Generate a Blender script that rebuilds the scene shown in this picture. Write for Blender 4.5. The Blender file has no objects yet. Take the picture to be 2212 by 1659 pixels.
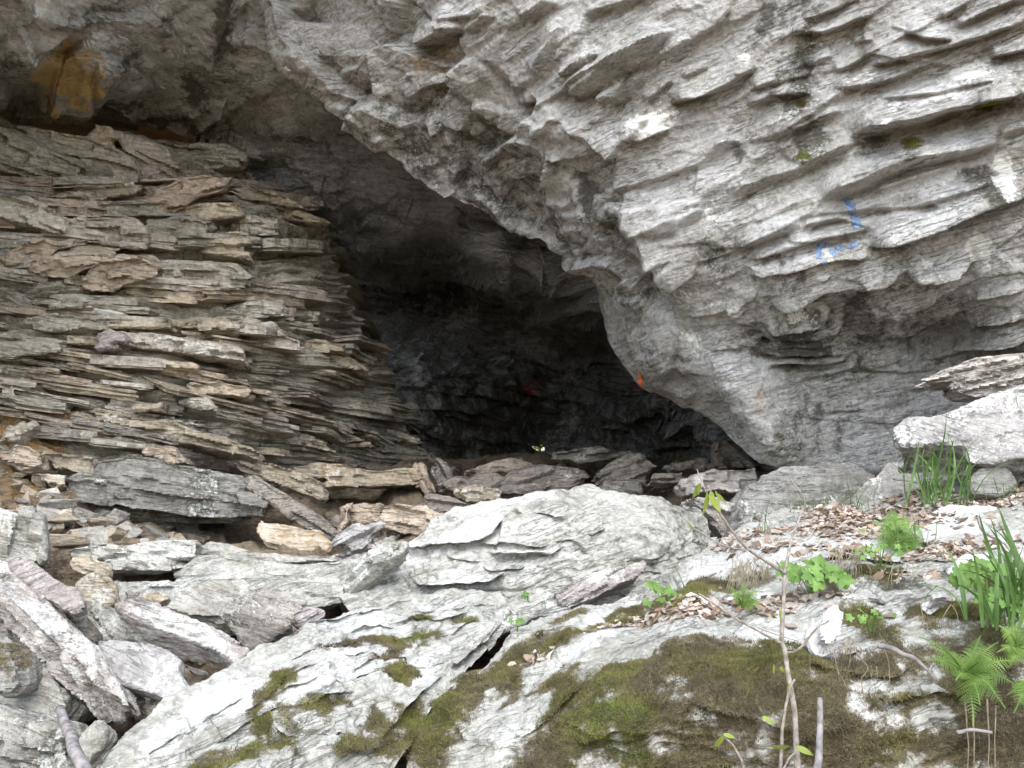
import bpy, bmesh, math, random
import numpy as np
from mathutils import Vector, Matrix

# ------------------------------------------------------------------ camera, sky, sun, exposure
scene = bpy.context.scene
COL = scene.collection
F = 2268.0                      # focal length in pixels of a 2212 x 1659 view of the place
PITCH = math.radians(4.0)
CAM = np.array([0.0, 0.0, 1.5])
cam_d = bpy.data.cameras.new('camera')
cam_d.sensor_width = 36.0
cam_d.lens = 36.0 * F / 2212.0
cam_d.clip_end = 2000.0
cam_d.clip_start = 0.05
cam = bpy.data.objects.new('camera', cam_d)
COL.objects.link(cam)
cam.location = CAM
cam.rotation_euler = (math.radians(90) + PITCH, 0, 0)
scene.camera = cam

world = bpy.data.worlds.new('World')
scene.world = world
world.use_nodes = True
wn, wl = world.node_tree.nodes, world.node_tree.links
wn.clear()
sky = wn.new('ShaderNodeTexSky')
sky.sky_type = 'NISHITA'
sky.sun_disc = False
sky.sun_elevation = math.radians(49)
sky.sun_rotation = math.radians(172)
sky.air_density = 1.0
sky.dust_density = 1.5
hs = wn.new('ShaderNodeHueSaturation')
hs.inputs['Saturation'].default_value = 0.6
bg = wn.new('ShaderNodeBackground')
bg.inputs['Strength'].default_value = 0.15
wo = wn.new('ShaderNodeOutputWorld')
wl.new(sky.outputs[0], hs.inputs['Color'])
wl.new(hs.outputs[0], bg.inputs['Color'])
wl.new(bg.outputs[0], wo.inputs['Surface'])

sun_d = bpy.data.lights.new('sun', 'SUN')
sun_d.energy = 1.1
sun_d.angle = math.radians(65)
sun_d.color = (1.0, 0.995, 0.97)
sun = bpy.data.objects.new('sun', sun_d)
COL.objects.link(sun)
sun.rotation_euler = Vector((0.12, 0.65, -0.755)).to_track_quat('-Z', 'Y').to_euler()
sun.location = (-2, -10, 14)

scene.view_settings.view_transform = 'Standard'
scene.view_settings.look = 'None'
scene.view_settings.exposure = 1.78
scene.view_settings.gamma = 1.0
scene.view_settings.use_curve_mapping = False
scene.cycles.diffuse_bounces = 5
scene.cycles.max_bounces = 8

rng = np.random.default_rng(11)
random.seed(5)

# ------------------------------------------------------------------ points from the view
CP, SP = math.cos(PITCH), math.sin(PITCH)
def P(px, py, Y):
    px = np.asarray(px, float); py = np.asarray(py, float); Y = np.asarray(Y, float)
    x = (px - 1106.0) / F
    zc = -(py - 829.5) / F
    ry = CP - zc * SP
    rz = SP + zc * CP
    t = Y / ry
    return np.stack([CAM[0] + x * t, CAM[1] + Y + 0 * t, CAM[2] + rz * t], -1)

OFF = {1: (0, 0), 2: (720, 0), 3: (1420, 0), 4: (0, 533), 5: (720, 533), 6: (1420, 533), 7: (0, 1065), 8: (720, 1065), 9: (1420, 1065)}
def Z(r, pts):
    ox, oy = OFF[r]
    return [(ox + x * 0.358, oy + y * 0.358) for x, y in pts]

# ------------------------------------------------------------------ numpy noise
def _hash(ix, iy, iz, seed):
    with np.errstate(over='ignore'):
        h = (ix.astype(np.uint32) * np.uint32(374761393) + iy.astype(np.uint32) * np.uint32(668265263)
             + iz.astype(np.uint32) * np.uint32(2246822519) + np.uint32(seed * 3266489917 & 0xffffffff))
        h = (h ^ (h >> np.uint32(13))) * np.uint32(1274126177)
        h = (h ^ (h >> np.uint32(16))) * np.uint32(2654435761)
        h = h ^ (h >> np.uint32(15))
    return h.astype(np.float64) / 4294967295.0

def vnoise(x, y, z, seed=0):
    x, y, z = np.broadcast_arrays(np.asarray(x, float), np.asarray(y, float), np.asarray(z, float))
    ix, iy, iz = np.floor(x).astype(np.int64), np.floor(y).astype(np.int64), np.floor(z).astype(np.int64)
    fx, fy, fz = x - ix, y - iy, z - iz
    fx, fy, fz = [f * f * f * (f * (f * 6 - 15) + 10) for f in (fx, fy, fz)]
    r = 0
    for a in (0, 1):
        wx = fx if a else 1 - fx
        for b in (0, 1):
            wy = fy if b else 1 - fy
            for c in (0, 1):
                wz = fz if c else 1 - fz
                r = r + wx * wy * wz * _hash(ix + a, iy + b, iz + c, seed)
    return r * 2 - 1

def fbm(x, y, z, oct=4, seed=0, gain=0.5):
    r, a, f = 0, 1.0, 1.0
    for k in range(oct):
        r = r + a * vnoise(x * f, y * f, z * f, seed + k * 17)
        a *= gain; f *= 2.03
    return r

def facets(x, y, seed=0, slope=1.0):
    """broken planes: a tilted plane for each jittered cell"""
    ix, iy = np.floor(x).astype(np.int64), np.floor(y).astype(np.int64)
    best = np.full(np.shape(x), 1e9); val = np.zeros(np.shape(x))
    o = np.zeros_like(ix)
    for a in (-1, 0, 1):
        for b in (-1, 0, 1):
            cx, cy = ix + a, iy + b
            qx = cx + _hash(cx, cy, o, seed); qy = cy + _hash(cx, cy, o + 1, seed)
            d = (x - qx) ** 2 + (y - qy) ** 2
            g1 = _hash(cx, cy, o + 2, seed) * 2 - 1; g2 = _hash(cx, cy, o + 3, seed) * 2 - 1
            c0 = _hash(cx, cy, o + 4, seed) * 2 - 1
            v = c0 * 0.6 + slope * (g1 * (x - qx) + (g2 * 0.7 - 0.5) * (y - qy))
            m = d < best
            best = np.where(m, d, best); val = np.where(m, v, val)
    return val

def strata(a, b, th, ln, seed=0, warp=0.6):
    """laminated, broken layers: b runs up across the beds, a along them"""
    bw = b / th + warp * vnoise(a / (ln * 2.2), b / (th * 5), 0.5, seed + 3) * 2
    k = np.floor(bw); f = bw - k
    n = vnoise(a / ln, k * 5.37, 0.3, seed) + 0.5 * vnoise(a / (ln * 0.31), k * 9.1, 2.3, seed + 1)
    n2 = 0.5 + 0.5 * vnoise(a / (ln * 1.4), k * 3.7, 7.7, seed + 2)
    return 0.55 * np.tanh(n * 3.2) + 0.9 * (0.5 - f) * n2

def smooth01(x, e0, e1):
    t = np.clip((x - e0) / (e1 - e0), 0, 1)
    return t * t * (3 - 2 * t)

# ------------------------------------------------------------------ materials
def lin(r, g, b):
    f = lambda c: (c / 12.92 if c <= 0.04045 else ((c + 0.055) / 1.055) ** 2.4)
    return (f(r / 255), f(g / 255), f(b / 255), 1)

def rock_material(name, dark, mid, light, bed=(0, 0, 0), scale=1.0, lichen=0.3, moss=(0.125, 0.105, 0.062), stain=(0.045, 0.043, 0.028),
                  ochre=(0.36, 0.22, 0.09), bump=0.6, rand=0.0, lich_col=(0.66, 0.67, 0.63), streak=0.5):
    m = bpy.data.materials.new(name); m.use_nodes = True
    nt = m.node_tree; N = nt.nodes; L = nt.links
    N.clear()
    out = N.new('ShaderNodeOutputMaterial'); bs = N.new('ShaderNodeBsdfPrincipled')
    bs.inputs['Roughness'].default_value = 0.88
    bs.inputs['Specular IOR Level'].default_value = 0.25
    L.new(bs.outputs[0], out.inputs[0])
    geo = N.new('ShaderNodeNewGeometry')
    def noise(sc, det=6, rough=0.6, vec=None, dist=0.0):
        n = N.new('ShaderNodeTexNoise'); n.inputs['Scale'].default_value = sc
        n.inputs['Detail'].default_value = det; n.inputs['Roughness'].default_value = rough; n.inputs['Distortion'].default_value = dist
        L.new(vec or geo.outputs['Position'], n.inputs['Vector']); return n.outputs[0]
    def ramp(src, stops):
        r = N.new('ShaderNodeValToRGB'); e = r.color_ramp.elements
        while len(e) < len(stops): e.new(0.5)
        for k, (p, c) in enumerate(stops):
            e[k].position = p; e[k].color = (c[0], c[1], c[2], 1) if not np.isscalar(c) else (c, c, c, 1)
        L.new(src, r.inputs[0]); return r.outputs[0]
    def mix(fac, a, b, mode='MIX'):
        x = N.new('ShaderNodeMix'); x.data_type = 'RGBA'; x.blend_type = mode
        for s, v in ((0, fac), (6, a), (7, b)):
            if hasattr(v, 'is_output'): L.new(v, x.inputs[s])
            elif s == 0: x.inputs[0].default_value = v
            else: x.inputs[s].default_value = (v[0], v[1], v[2], 1)
        return x.outputs[2]
    def math_(op, a, b=None, c=None):
        x = N.new('ShaderNodeMath'); x.operation = op
        for s, v in enumerate((a, b, c)):
            if v is None: continue
            if hasattr(v, 'is_output'): L.new(v, x.inputs[s])
            else: x.inputs[s].default_value = v
        return x.outputs[0]
    mp = N.new('ShaderNodeMapping'); L.new(geo.outputs['Position'], mp.inputs['Vector'])
    mp.vector_type = 'TEXTURE'
    mp.inputs['Rotation'].default_value = bed; mp.inputs['Scale'].default_value = (1, 1, 0.13)
    big = noise(2.2 * scale, 8, 0.62)
    bedn = noise(5.5 * scale, 7, 0.65, mp.outputs[0], 0.4)
    fine = noise(38 * scale, 6, 0.7)
    tot = math_('MULTIPLY_ADD', bedn, streak, math_('MULTIPLY', big, 1.0 - streak))
    tot = math_('MULTIPLY_ADD', math_('SUBTRACT', fine, 0.5), 0.35, tot)
    col = ramp(tot, [(0.33, dark), (0.5, mid), (0.66, light)])
    # thin dirt-filled bedding cracks and a coarse mottle
    ck = math_('ABSOLUTE', math_('SUBTRACT', noise(4.2 * scale, 5, 0.55, mp.outputs[0], 0.8), 0.5))
    ckf = ramp(ck, [(0.0, 1.0), (0.010, 0.7), (0.024, 0.0)])
    ckw = ramp(noise(1.9 * scale, 3, 0.6), [(0.40, 0.0), (0.58, 1.0)])
    crack = math_('MULTIPLY', ckf, ckw)
    col = mix(math_('MULTIPLY', crack, 0.42), col, [c * 0.3 for c in dark])
    mot = ramp(noise(19 * scale, 7, 0.75), [(0.32, 0.72), (0.5, 1.0), (0.7, 1.18)])
    col = mix(1.0, col, mot, 'MULTIPLY')
    if rand > 0:
        oi = N.new('ShaderNodeObjectInfo')
        rr = ramp(oi.outputs['Random'], [(0.0, (1 - rand, 1 - rand, 1 - rand * 1.15)), (0.45, (1.0, 0.99, 0.95)), (0.75, (1.0, 0.93, 0.93)), (1.0, (1 + rand, 1 + rand * 0.95, 1 + rand * 0.75))])
        col = mix(1.0, col, rr, 'MULTIPLY')
    at = N.new('ShaderNodeAttribute'); at.attribute_name = 'mask'
    sp = N.new('ShaderNodeSeparateColor'); L.new(at.outputs['Color'], sp.inputs[0])
    n2 = noise(14 * scale, 8, 0.72)
    n3 = noise(55 * scale, 5, 0.7)
    def edge(v, n, lo=0.30, hi=0.62):       # mask value eaten by noise
        s = math_('ADD', v, math_('MULTIPLY', math_('SUBTRACT', n, 0.5), 2.6))
        mr = N.new('ShaderNodeMapRange'); mr.interpolation_type = 'SMOOTHSTEP'
        mr.inputs['From Min'].default_value = lo; mr.inputs['From Max'].default_value = hi
        L.new(s, mr.inputs['Value']); return math_('MULTIPLY', mr.outputs[0], math_('GREATER_THAN', v, 0.02))
    # ochre / warm stain
    col = mix(math_('MULTIPLY', edge(at.outputs['Alpha'], n2, 0.2, 0.9), 0.85), col, ochre)
    # dark film; on the cave back wall this channel holds painted shade
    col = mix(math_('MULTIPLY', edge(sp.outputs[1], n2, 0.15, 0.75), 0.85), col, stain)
    # pale lichen crust: spots everywhere plus patches
    lc = ramp(n3, [(0.55, 0.0), (0.63, 1.0)])
    lw = ramp(noise(3.1 * scale, 4, 0.6), [(0.42, 0.0), (0.66, 1.0)])
    lf = math_('MULTIPLY', math_('MULTIPLY', lc, lw), lichen)
    col = mix(lf, col, lich_col)
    col = mix(math_('MULTIPLY', edge(sp.outputs[2], math_('MULTIPLY_ADD', n3, 0.5, math_('MULTIPLY', n2, 0.5)), 0.3, 0.62), 0.85), col, lich_col)
    # moss
    mcol = ramp(noise(26 * scale, 5, 0.7), [(0.3, [c * 0.55 for c in moss]), (0.55, moss), (0.75, [moss[0] * 1.7, moss[1] * 1.6, moss[2] * 1.2])])
    col = mix(edge(sp.outputs[0], n2, 0.22, 0.72), col, mcol)
    L.new(col, bs.inputs['Base Color'])
    hgt = math_('ADD', math_('SUBTRACT', math_('MULTIPLY', fine, 0.9), math_('MULTIPLY', crack, 0.5)), math_('ADD', math_('MULTIPLY', bedn, 0.9), math_('MULTIPLY', noise(110 * scale, 4, 0.7), 0.25)))
    bp = N.new('ShaderNodeBump'); bp.inputs['Strength'].default_value = min(1.0, bump * 1.4); bp.inputs['Distance'].default_value = 0.03
    L.new(hgt, bp.inputs['Height']); L.new(bp.outputs[0], bs.inputs['Normal'])
    return m

def plain_material(name, c1, c2, scale=20, rough=0.8, trans=0.0, attr=None, rand=0.0, bump=0.0):
    m = bpy.data.materials.new(name); m.use_nodes = True
    nt = m.node_tree; N = nt.nodes; L = nt.links; N.clear()
    out = N.new('ShaderNodeOutputMaterial'); bs = N.new('ShaderNodeBsdfPrincipled'); bs.inputs['Roughness'].default_value = rough
    bs.inputs['Specular IOR Level'].default_value = 0.3
    geo = N.new('ShaderNodeNewGeometry')
    n = N.new('ShaderNodeTexNoise'); n.inputs['Scale'].default_value = scale; n.inputs['Detail'].default_value = 6
    L.new(geo.outputs['Position'], n.inputs['Vector'])
    r = N.new('ShaderNodeValToRGB'); r.color_ramp.elements[0].position = 0.35; r.color_ramp.elements[1].position = 0.66
    r.color_ramp.elements[0].color = (*c1, 1); r.color_ramp.elements[1].color = (*c2, 1)
    L.new(n.outputs[0], r.inputs[0]); col = r.outputs[0]
    if attr:
        a = N.new('ShaderNodeAttribute'); a.attribute_name = attr
        x = N.new('ShaderNodeMix'); x.data_type = 'RGBA'; x.blend_type = 'MULTIPLY'; x.inputs[0].default_value = 1
        L.new(col, x.inputs[6]); L.new(a.outputs['Color'], x.inputs[7]); col = x.outputs[2]
    if rand > 0:
        oi = N.new('ShaderNodeObjectInfo'); h = N.new('ShaderNodeHueSaturation')
        mr = N.new('ShaderNodeMapRange'); mr.inputs['To Min'].default_value = 1 - rand; mr.inputs['To Max'].default_value = 1 + rand
        L.new(oi.outputs['Random'], mr.inputs['Value']); L.new(mr.outputs[0], h.inputs['Value']); L.new(col, h.inputs['Color']); col = h.outputs[0]
    L.new(col, bs.inputs['Base Color'])
    if bump:
        bp = N.new('ShaderNodeBump'); bp.inputs['Strength'].default_value = bump; bp.inputs['Distance'].default_value = 0.01
        L.new(n.outputs[0], bp.inputs['Height']); L.new(bp.outputs[0], bs.inputs['Normal'])
    if trans > 0:
        t = N.new('ShaderNodeBsdfTranslucent'); L.new(col, t.inputs['Color'])
        ms = N.new('ShaderNodeMixShader'); ms.inputs[0].default_value = trans
        L.new(bs.outputs[0], ms.inputs[1]); L.new(t.outputs[0], ms.inputs[2]); L.new(ms.outputs[0], out.inputs[0])
    else: L.new(bs.outputs[0], out.inputs[0])
    return m

R = math.radians
M = {}
M['cliff'] = rock_material('cliff_rock', (0.20, 0.19, 0.16), (0.37, 0.365, 0.35), (0.51, 0.515, 0.52), bed=(0, R(-16), 0), lichen=0.65, streak=0.32, lich_col=(0.72, 0.73, 0.70))
M['wall'] = rock_material('layered_rock', (0.21, 0.195, 0.16), (0.40, 0.38, 0.325), (0.57, 0.55, 0.49), bed=(0, R(5), 0), lichen=0.35, rand=0.28)
M['roof'] = rock_material('cave_roof_rock', (0.22, 0.21, 0.18), (0.37, 0.37, 0.355), (0.48, 0.485, 0.48), bed=(0, R(4), 0), lichen=0.12, streak=0.3, ochre=(0.55, 0.38, 0.14))
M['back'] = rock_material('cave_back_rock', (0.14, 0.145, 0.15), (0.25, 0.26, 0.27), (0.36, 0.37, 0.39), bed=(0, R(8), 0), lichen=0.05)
M['pale'] = rock_material('pale_rock', (0.22, 0.215, 0.175), (0.41, 0.405, 0.365), (0.55, 0.545, 0.52), bed=(0, R(-18), 0), lichen=0.8, streak=0.3, lich_col=(0.60, 0.60, 0.57))
M['boulder'] = rock_material('grey_boulder_rock', (0.17, 0.165, 0.14), (0.27, 0.265, 0.25), (0.37, 0.365, 0.36), lichen=0.5, streak=0.2, rand=0.1)
M['slab'] = rock_material('slab_rock', (0.20, 0.19, 0.16), (0.37, 0.36, 0.33), (0.52, 0.51, 0.48), bed=(0, R(15), 0), lichen=0.8, rand=0.15, streak=0.35)
M['tan'] = rock_material('tan_slab_rock', (0.24, 0.20, 0.15), (0.40, 0.345, 0.27), (0.54, 0.485, 0.40), bed=(0, R(6), 0), lichen=0.2, rand=0.18)
M['brown'] = rock_material('brown_slab_rock', (0.15, 0.135, 0.115), (0.255, 0.235, 0.21), (0.36, 0.335, 0.305), bed=(0, R(-6), 0), lichen=0.15, rand=0.2)
M['dark'] = rock_material('dark_slab_rock', (0.15, 0.14, 0.125), (0.26, 0.25, 0.225), (0.36, 0.345, 0.31), bed=(0, R(8), 0), lichen=0.2)
M['pink'] = rock_material('pink_slab_rock', (0.26, 0.225, 0.21), (0.36, 0.32, 0.305), (0.47, 0.43, 0.42), bed=(0, R(-24), 0), lichen=0.2)
M['lilac'] = rock_material('lilac_slab_rock', (0.27, 0.26, 0.245), (0.37, 0.355, 0.34), (0.46, 0.445, 0.43), bed=(0, R(20), 0), lichen=0.5, lich_col=(0.7, 0.7, 0.68))
M['dirt'] = rock_material('ochre_dirt', (0.13, 0.10, 0.07), (0.23, 0.18, 0.125), (0.33, 0.27, 0.19), lichen=0.0, streak=0.15, bump=0.9)
M['forest'] = rock_material('forest_floor', (0.06, 0.06, 0.03), (0.12, 0.115, 0.06), (0.18, 0.18, 0.09), lichen=0.0, streak=0.1, bump=0.9)
M['white'] = rock_material('white_stone', (0.45, 0.44, 0.42), (0.62, 0.61, 0.60), (0.74, 0.73, 0.72), lichen=0.0, streak=0.2)
M['moss'] = plain_material('moss_tufts', (0.55, 0.55, 0.55), (1.1, 1.1, 1.0), 12, 0.9, 0.25, 'tint')
M['litter'] = plain_material('dry_leaf', (0.75, 0.75, 0.75), (1.1, 1.1, 1.1), 30, 0.7, 0.2, 'tint')
M['grass'] = plain_material('grass_blade', (0.07, 0.145, 0.035), (0.14, 0.235, 0.07), 14, 0.5, 0.4, rand=0.25)
M['fern'] = plain_material('fern_frond', (0.10, 0.18, 0.035), (0.18, 0.28, 0.065), 18, 0.55, 0.4, rand=0.2)
M['leaf'] = plain_material('green_leaf', (0.10, 0.20, 0.04), (0.19, 0.31, 0.08), 22, 0.5, 0.35, rand=0.2)
M['yleaf'] = plain_material('yellow_green_leaf', (0.22, 0.29, 0.05), (0.32, 0.39, 0.10), 20, 0.5, 0.45, rand=0.2)
M['bark'] = plain_material('grey_bark', (0.13, 0.11, 0.095), (0.30, 0.27, 0.24), 60, 0.85, bump=0.4)
M['stick'] = plain_material('weathered_stick', (0.12, 0.11, 0.11), (0.26, 0.245, 0.24), 40, 0.85, bump=0.4)
M['root'] = plain_material('dry_root', (0.13, 0.10, 0.075), (0.25, 0.20, 0.15), 50, 0.85)
M['straw'] = plain_material('dead_grass', (0.24, 0.20, 0.13), (0.38, 0.33, 0.24), 50, 0.8, 0.2)
M['blue'] = plain_material('blue_paint', (0.07, 0.12, 0.26), (0.20, 0.27, 0.38), 60, 0.6)
M['orange'] = plain_material('orange_paint', (0.75, 0.11, 0.03), (0.85, 0.20, 0.06), 40, 0.6)
M['red'] = plain_material('red_paint', (0.40, 0.02, 0.015), (0.55, 0.04, 0.025), 40, 0.6)
def wood_material():
    m = plain_material('weathered_wood', (0.10, 0.09, 0.075), (0.46, 0.43, 0.39), 9, 0.9, bump=0.8)
    N, L = m.node_tree.nodes, m.node_tree.links
    n = next(x for x in N if x.type == 'TEX_NOISE'); g = next(x for x in N if x.type == 'NEW_GEOMETRY')
    mp = N.new('ShaderNodeMapping'); mp.vector_type = 'TEXTURE'; mp.inputs['Rotation'].default_value = (0, R(-12), 0); mp.inputs['Scale'].default_value = (1.6, 0.1, 0.1)
    L.new(g.outputs['Position'], mp.inputs['Vector']); L.new(mp.outputs[0], n.inputs['Vector']); n.inputs['Distortion'].default_value = 0.6
    return m
M['wood'] = wood_material()

# ------------------------------------------------------------------ object helpers
def tag(o, label=None, cat=None, group=None, kind=None):
    if label: o['label'] = label
    if cat: o['category'] = cat
    if group: o['group'] = group
    if kind: o['kind'] = kind
    return o

def link(name, me, mat, parent=None, sharp=None):
    o = bpy.data.objects.new(name, me); COL.objects.link(o)
    if mat is not None and not me.materials: me.materials.append(mat)
    if parent is not None: o.parent = parent
    return o

def mesh_np(name, verts, faces, smooth=True):
    """faces: (n,3) or (n,4) int array"""
    me = bpy.data.meshes.new(name)
    verts = np.ascontiguousarray(verts, np.float32); faces = np.ascontiguousarray(faces, np.int32)
    n, k = faces.shape
    me.vertices.add(len(verts)); me.vertices.foreach_set('co', verts.ravel())
    me.loops.add(n * k); me.loops.foreach_set('vertex_index', faces.ravel())
    me.polygons.add(n); me.polygons.foreach_set('loop_start', np.arange(0, n * k, k, dtype=np.int32))
    me.polygons.foreach_set('use_smooth', np.full(n, smooth))
    me.update(calc_edges=True)
    if smooth and n > 5000: me.set_sharp_from_angle(angle=math.radians(30))
    return me

def set_mask(me, mask, name='mask'):
    a = me.color_attributes.new(name, 'FLOAT_COLOR', 'POINT')
    a.data.foreach_set('color', np.ascontiguousarray(mask, np.float32).ravel())

def empty(name, loc):
    o = bpy.data.objects.new(name, None); COL.objects.link(o); o.location = loc; o.empty_display_size = 0.05
    return o

# ------------------------------------------------------------------ sheets: rock faces as dense displaced nets
def catmull(pts, n):
    pts = np.asarray(pts, float); m = len(pts)
    seg = np.linalg.norm(np.diff(pts, axis=0), axis=1)
    t = np.linspace(0, m - 1, n); i = np.clip(np.floor(t).astype(int), 0, m - 2); f = (t - i)[:, None]
    p = np.vstack([2 * pts[0] - pts[1], pts, 2 * pts[-1] - pts[-2]])
    a, b, c, d = p[i], p[i + 1], p[i + 2], p[i + 3]
    return 0.5 * (2 * b + (c - a) * f + (2 * a - 5 * b + 4 * c - d) * f * f + (3 * b - a - 3 * c + d) * f ** 3)

class TPS:
    def __init__(s, c, lam=0.0):
        c = np.asarray(c, float); s.x = c[:, :2] / 1000; n = len(c)
        K = s.k(s.x, s.x) + lam * np.eye(n); Q = np.hstack([np.ones((n, 1)), s.x])
        A = np.block([[K, Q], [Q.T, np.zeros((3, 3))]])
        s.w = np.linalg.solve(A, np.concatenate([c[:, 2], np.zeros(3)]))
    @staticmethod
    def k(a, b):
        r2 = ((a[:, None, :] - b[None]) ** 2).sum(-1)
        return 0.5 * r2 * np.log(r2 + 1e-12)
    def __call__(s, px, py):
        q = np.stack([np.ravel(px), np.ravel(py)], -1) / 1000
        v = s.k(q, s.x) @ s.w[:-3] + np.hstack([np.ones((len(q), 1)), q]) @ s.w[-3:]
        return v.reshape(np.shape(px))

def grid_normals(G):
    du = np.gradient(G, axis=0); dv = np.gradient(G, axis=1)
    n = np.cross(du, dv); n /= np.linalg.norm(n, axis=-1, keepdims=True) + 1e-12
    return n

def blur(G, k):
    for _ in range(k):
        G = np.concatenate([G[:1], (G[:-2] + 2 * G[1:-1] + G[2:]) / 4, G[-1:]], 0)
        G = np.concatenate([G[:, :1], (G[:, :-2] + 2 * G[:, 1:-1] + G[:, 2:]) / 4, G[:, -1:]], 1)
    return G

class Sheet:
    pass

def make_sheet(name, Lc, Uc, nu, nv, depth, disp, mat, masks=None, skirtL=(), skirtU=(), hole=None, parent=None, lam=1e-4, vpow=1.0, shelves=()):
    s = Sheet()
    tps = depth if callable(depth) else TPS(depth, lam)
    a, b = catmull(Lc, nu), catmull(Uc, nu)
    v = np.linspace(0, 1, nv)[None, :, None] ** vpow
    px = a[:, None, :] * (1 - v) + b[:, None, :] * v
    PX, PY = px[..., 0], px[..., 1]
    Y = tps(PX, PY)
    G = P(PX, PY, Y)
    nL, nU = len(skirtL), len(skirtU)
    if nL:
        ext = np.stack([G[:, 0] + np.array(o) for o in skirtL[::-1]], 1); G = np.concatenate([ext, G], 1)
        PX = np.concatenate([np.repeat(PX[:, :1], nL, 1), PX], 1); PY = np.concatenate([np.repeat(PY[:, :1], nL, 1), PY], 1)
    if nU:
        ext = np.stack([G[:, -1] + np.array(o) for o in skirtU], 1); G = np.concatenate([G, ext], 1)
        PX = np.concatenate([PX, np.repeat(PX[:, -1:], nU, 1)], 1); PY = np.concatenate([PY, np.repeat(PY[:, -1:], nU, 1)], 1)
    n = grid_normals(blur(G, 3))
    # normals towards the viewer
    core = (slice(None), slice(nL, G.shape[1] - nU))
    if ((CAM - G[core]) * n[core]).sum(-1).mean() < 0: n = -n
    flip = True
    h = disp(PX, PY, G)
    Gd = G + n * h[..., None]
    if shelves:     # split edges that overhang: the upper bed juts out level over the one below
        Gd = Gd + blur(ledges(PX, PY, shelves), 1)[..., None] * np.array([0, -1.0, -0.12])
    s.P, s.PX, s.PY, s.N, s.tps = Gd, PX, PY, grid_normals(Gd), tps
    if (s.N * n).sum(-1).mean() < 0: s.N = -s.N
    U_, V_ = Gd.shape[:2]
    idx = np.arange(U_ * V_).reshape(U_, V_)
    q = np.stack([idx[:-1, :-1], idx[1:, :-1], idx[1:, 1:], idx[:-1, 1:]], -1).reshape(-1, 4)
    if hole is not None:
        cx = (PX[:-1, :-1] + PX[1:, 1:]) / 2; cy = (PY[:-1, :-1] + PY[1:, 1:]) / 2
        q = q[~hole(cx, cy).ravel()]
    me = mesh_np(name, Gd.reshape(-1, 3), q)
    s.mask = np.zeros((U_, V_, 4)) if masks is None else masks(PX, PY, Gd, s.N)
    set_mask(me, s.mask.reshape(-1, 4))
    s.obj = link(name, me, mat, parent)
    return s

def blobs(PX, PY, lst, seed=0, rag=0.5, G=None):
    """soft patches at places on the rock; (cx, cy, rx, ry, angle, channel, strength)"""
    m = np.zeros(PX.shape + (4,))
    if G is None: nz = fbm(PX / 60, PY / 60, 0.5, 5, seed + 900, .6) * rag
    else: nz = fbm(G[..., 0] * 7, G[..., 1] * 7, G[..., 2] * 7, 5, seed + 900, .6) * rag
    for cx, cy, rx, ry, ang, ch, st in lst:
        c, s_ = math.cos(R(ang)), math.sin(R(ang))
        dx, dy = PX - cx, PY - cy
        u, w = (dx * c + dy * s_) / rx, (-dx * s_ + dy * c) / ry
        d = np.sqrt(u * u + w * w)
        m[..., ch] = np.maximum(m[..., ch], st * np.clip((1.25 - d) * 0.9 + nz * np.clip(2.2 - d, 0, 1), 0, 1))
    return m

def ledges(PX, PY, lst, H=None):
    """broken edges: the rock stands proud above each line and falls back below it; (points, amp m, reach px)"""
    H = np.zeros(PX.shape) if H is None else H
    for pts, amp, w in lst:
        p = np.asarray(pts, float)
        x0, y0 = p.min(0) - 4 * w; x1, y1 = p.max(0) + 4 * w
        sel = (PX > x0) & (PX < x1) & (PY > y0) & (PY < y1)
        if not sel.any(): continue
        X, Yy = PX[sel], PY[sel]
        wob = (vnoise(X / 60, Yy / 80, 3.1, 71) * 3 + vnoise(X / 22, Yy / 40, 1.1, 72) * 1.0) * min(1.0, w / 20)
        seg = np.diff(p, axis=0); L = np.linalg.norm(seg, axis=1); cum = np.concatenate([[0], np.cumsum(L)]); T = cum[-1]
        bd = np.full(X.shape, 1e9); sd = np.zeros(X.shape); tt = np.zeros(X.shape)
        for k in range(len(seg)):
            e = seg[k] / L[k]; dx, dy = X - p[k, 0], Yy - p[k, 1]
            t = dx * e[0] + dy * e[1]; tc = np.clip(t, 0, L[k])
            d = np.hypot(dx - tc * e[0], dy - tc * e[1])
            side = -(e[0] * dy - e[1] * dx)         # positive above a line drawn to the right
            m = d < bd
            bd = np.where(m, d, bd); sd = np.where(m, np.sign(side) * d, sd); tt = np.where(m, (cum[k] + t) / T, tt)
        taper = smooth01(tt, -0.04, 0.12) * smooth01(1 - tt, -0.04, 0.16)
        q = sd + wob
        sg = 1 / (1 + np.exp(-np.clip(q / 1.3, -30, 30)))
        prof = sg * np.clip(1 - np.abs(q) / (2.1 * w), 0, 1) - (1 - sg) * 0.55 * np.exp(-np.abs(q) / (w * 0.6))
        H[sel] += amp * taper * prof
    return H

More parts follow.
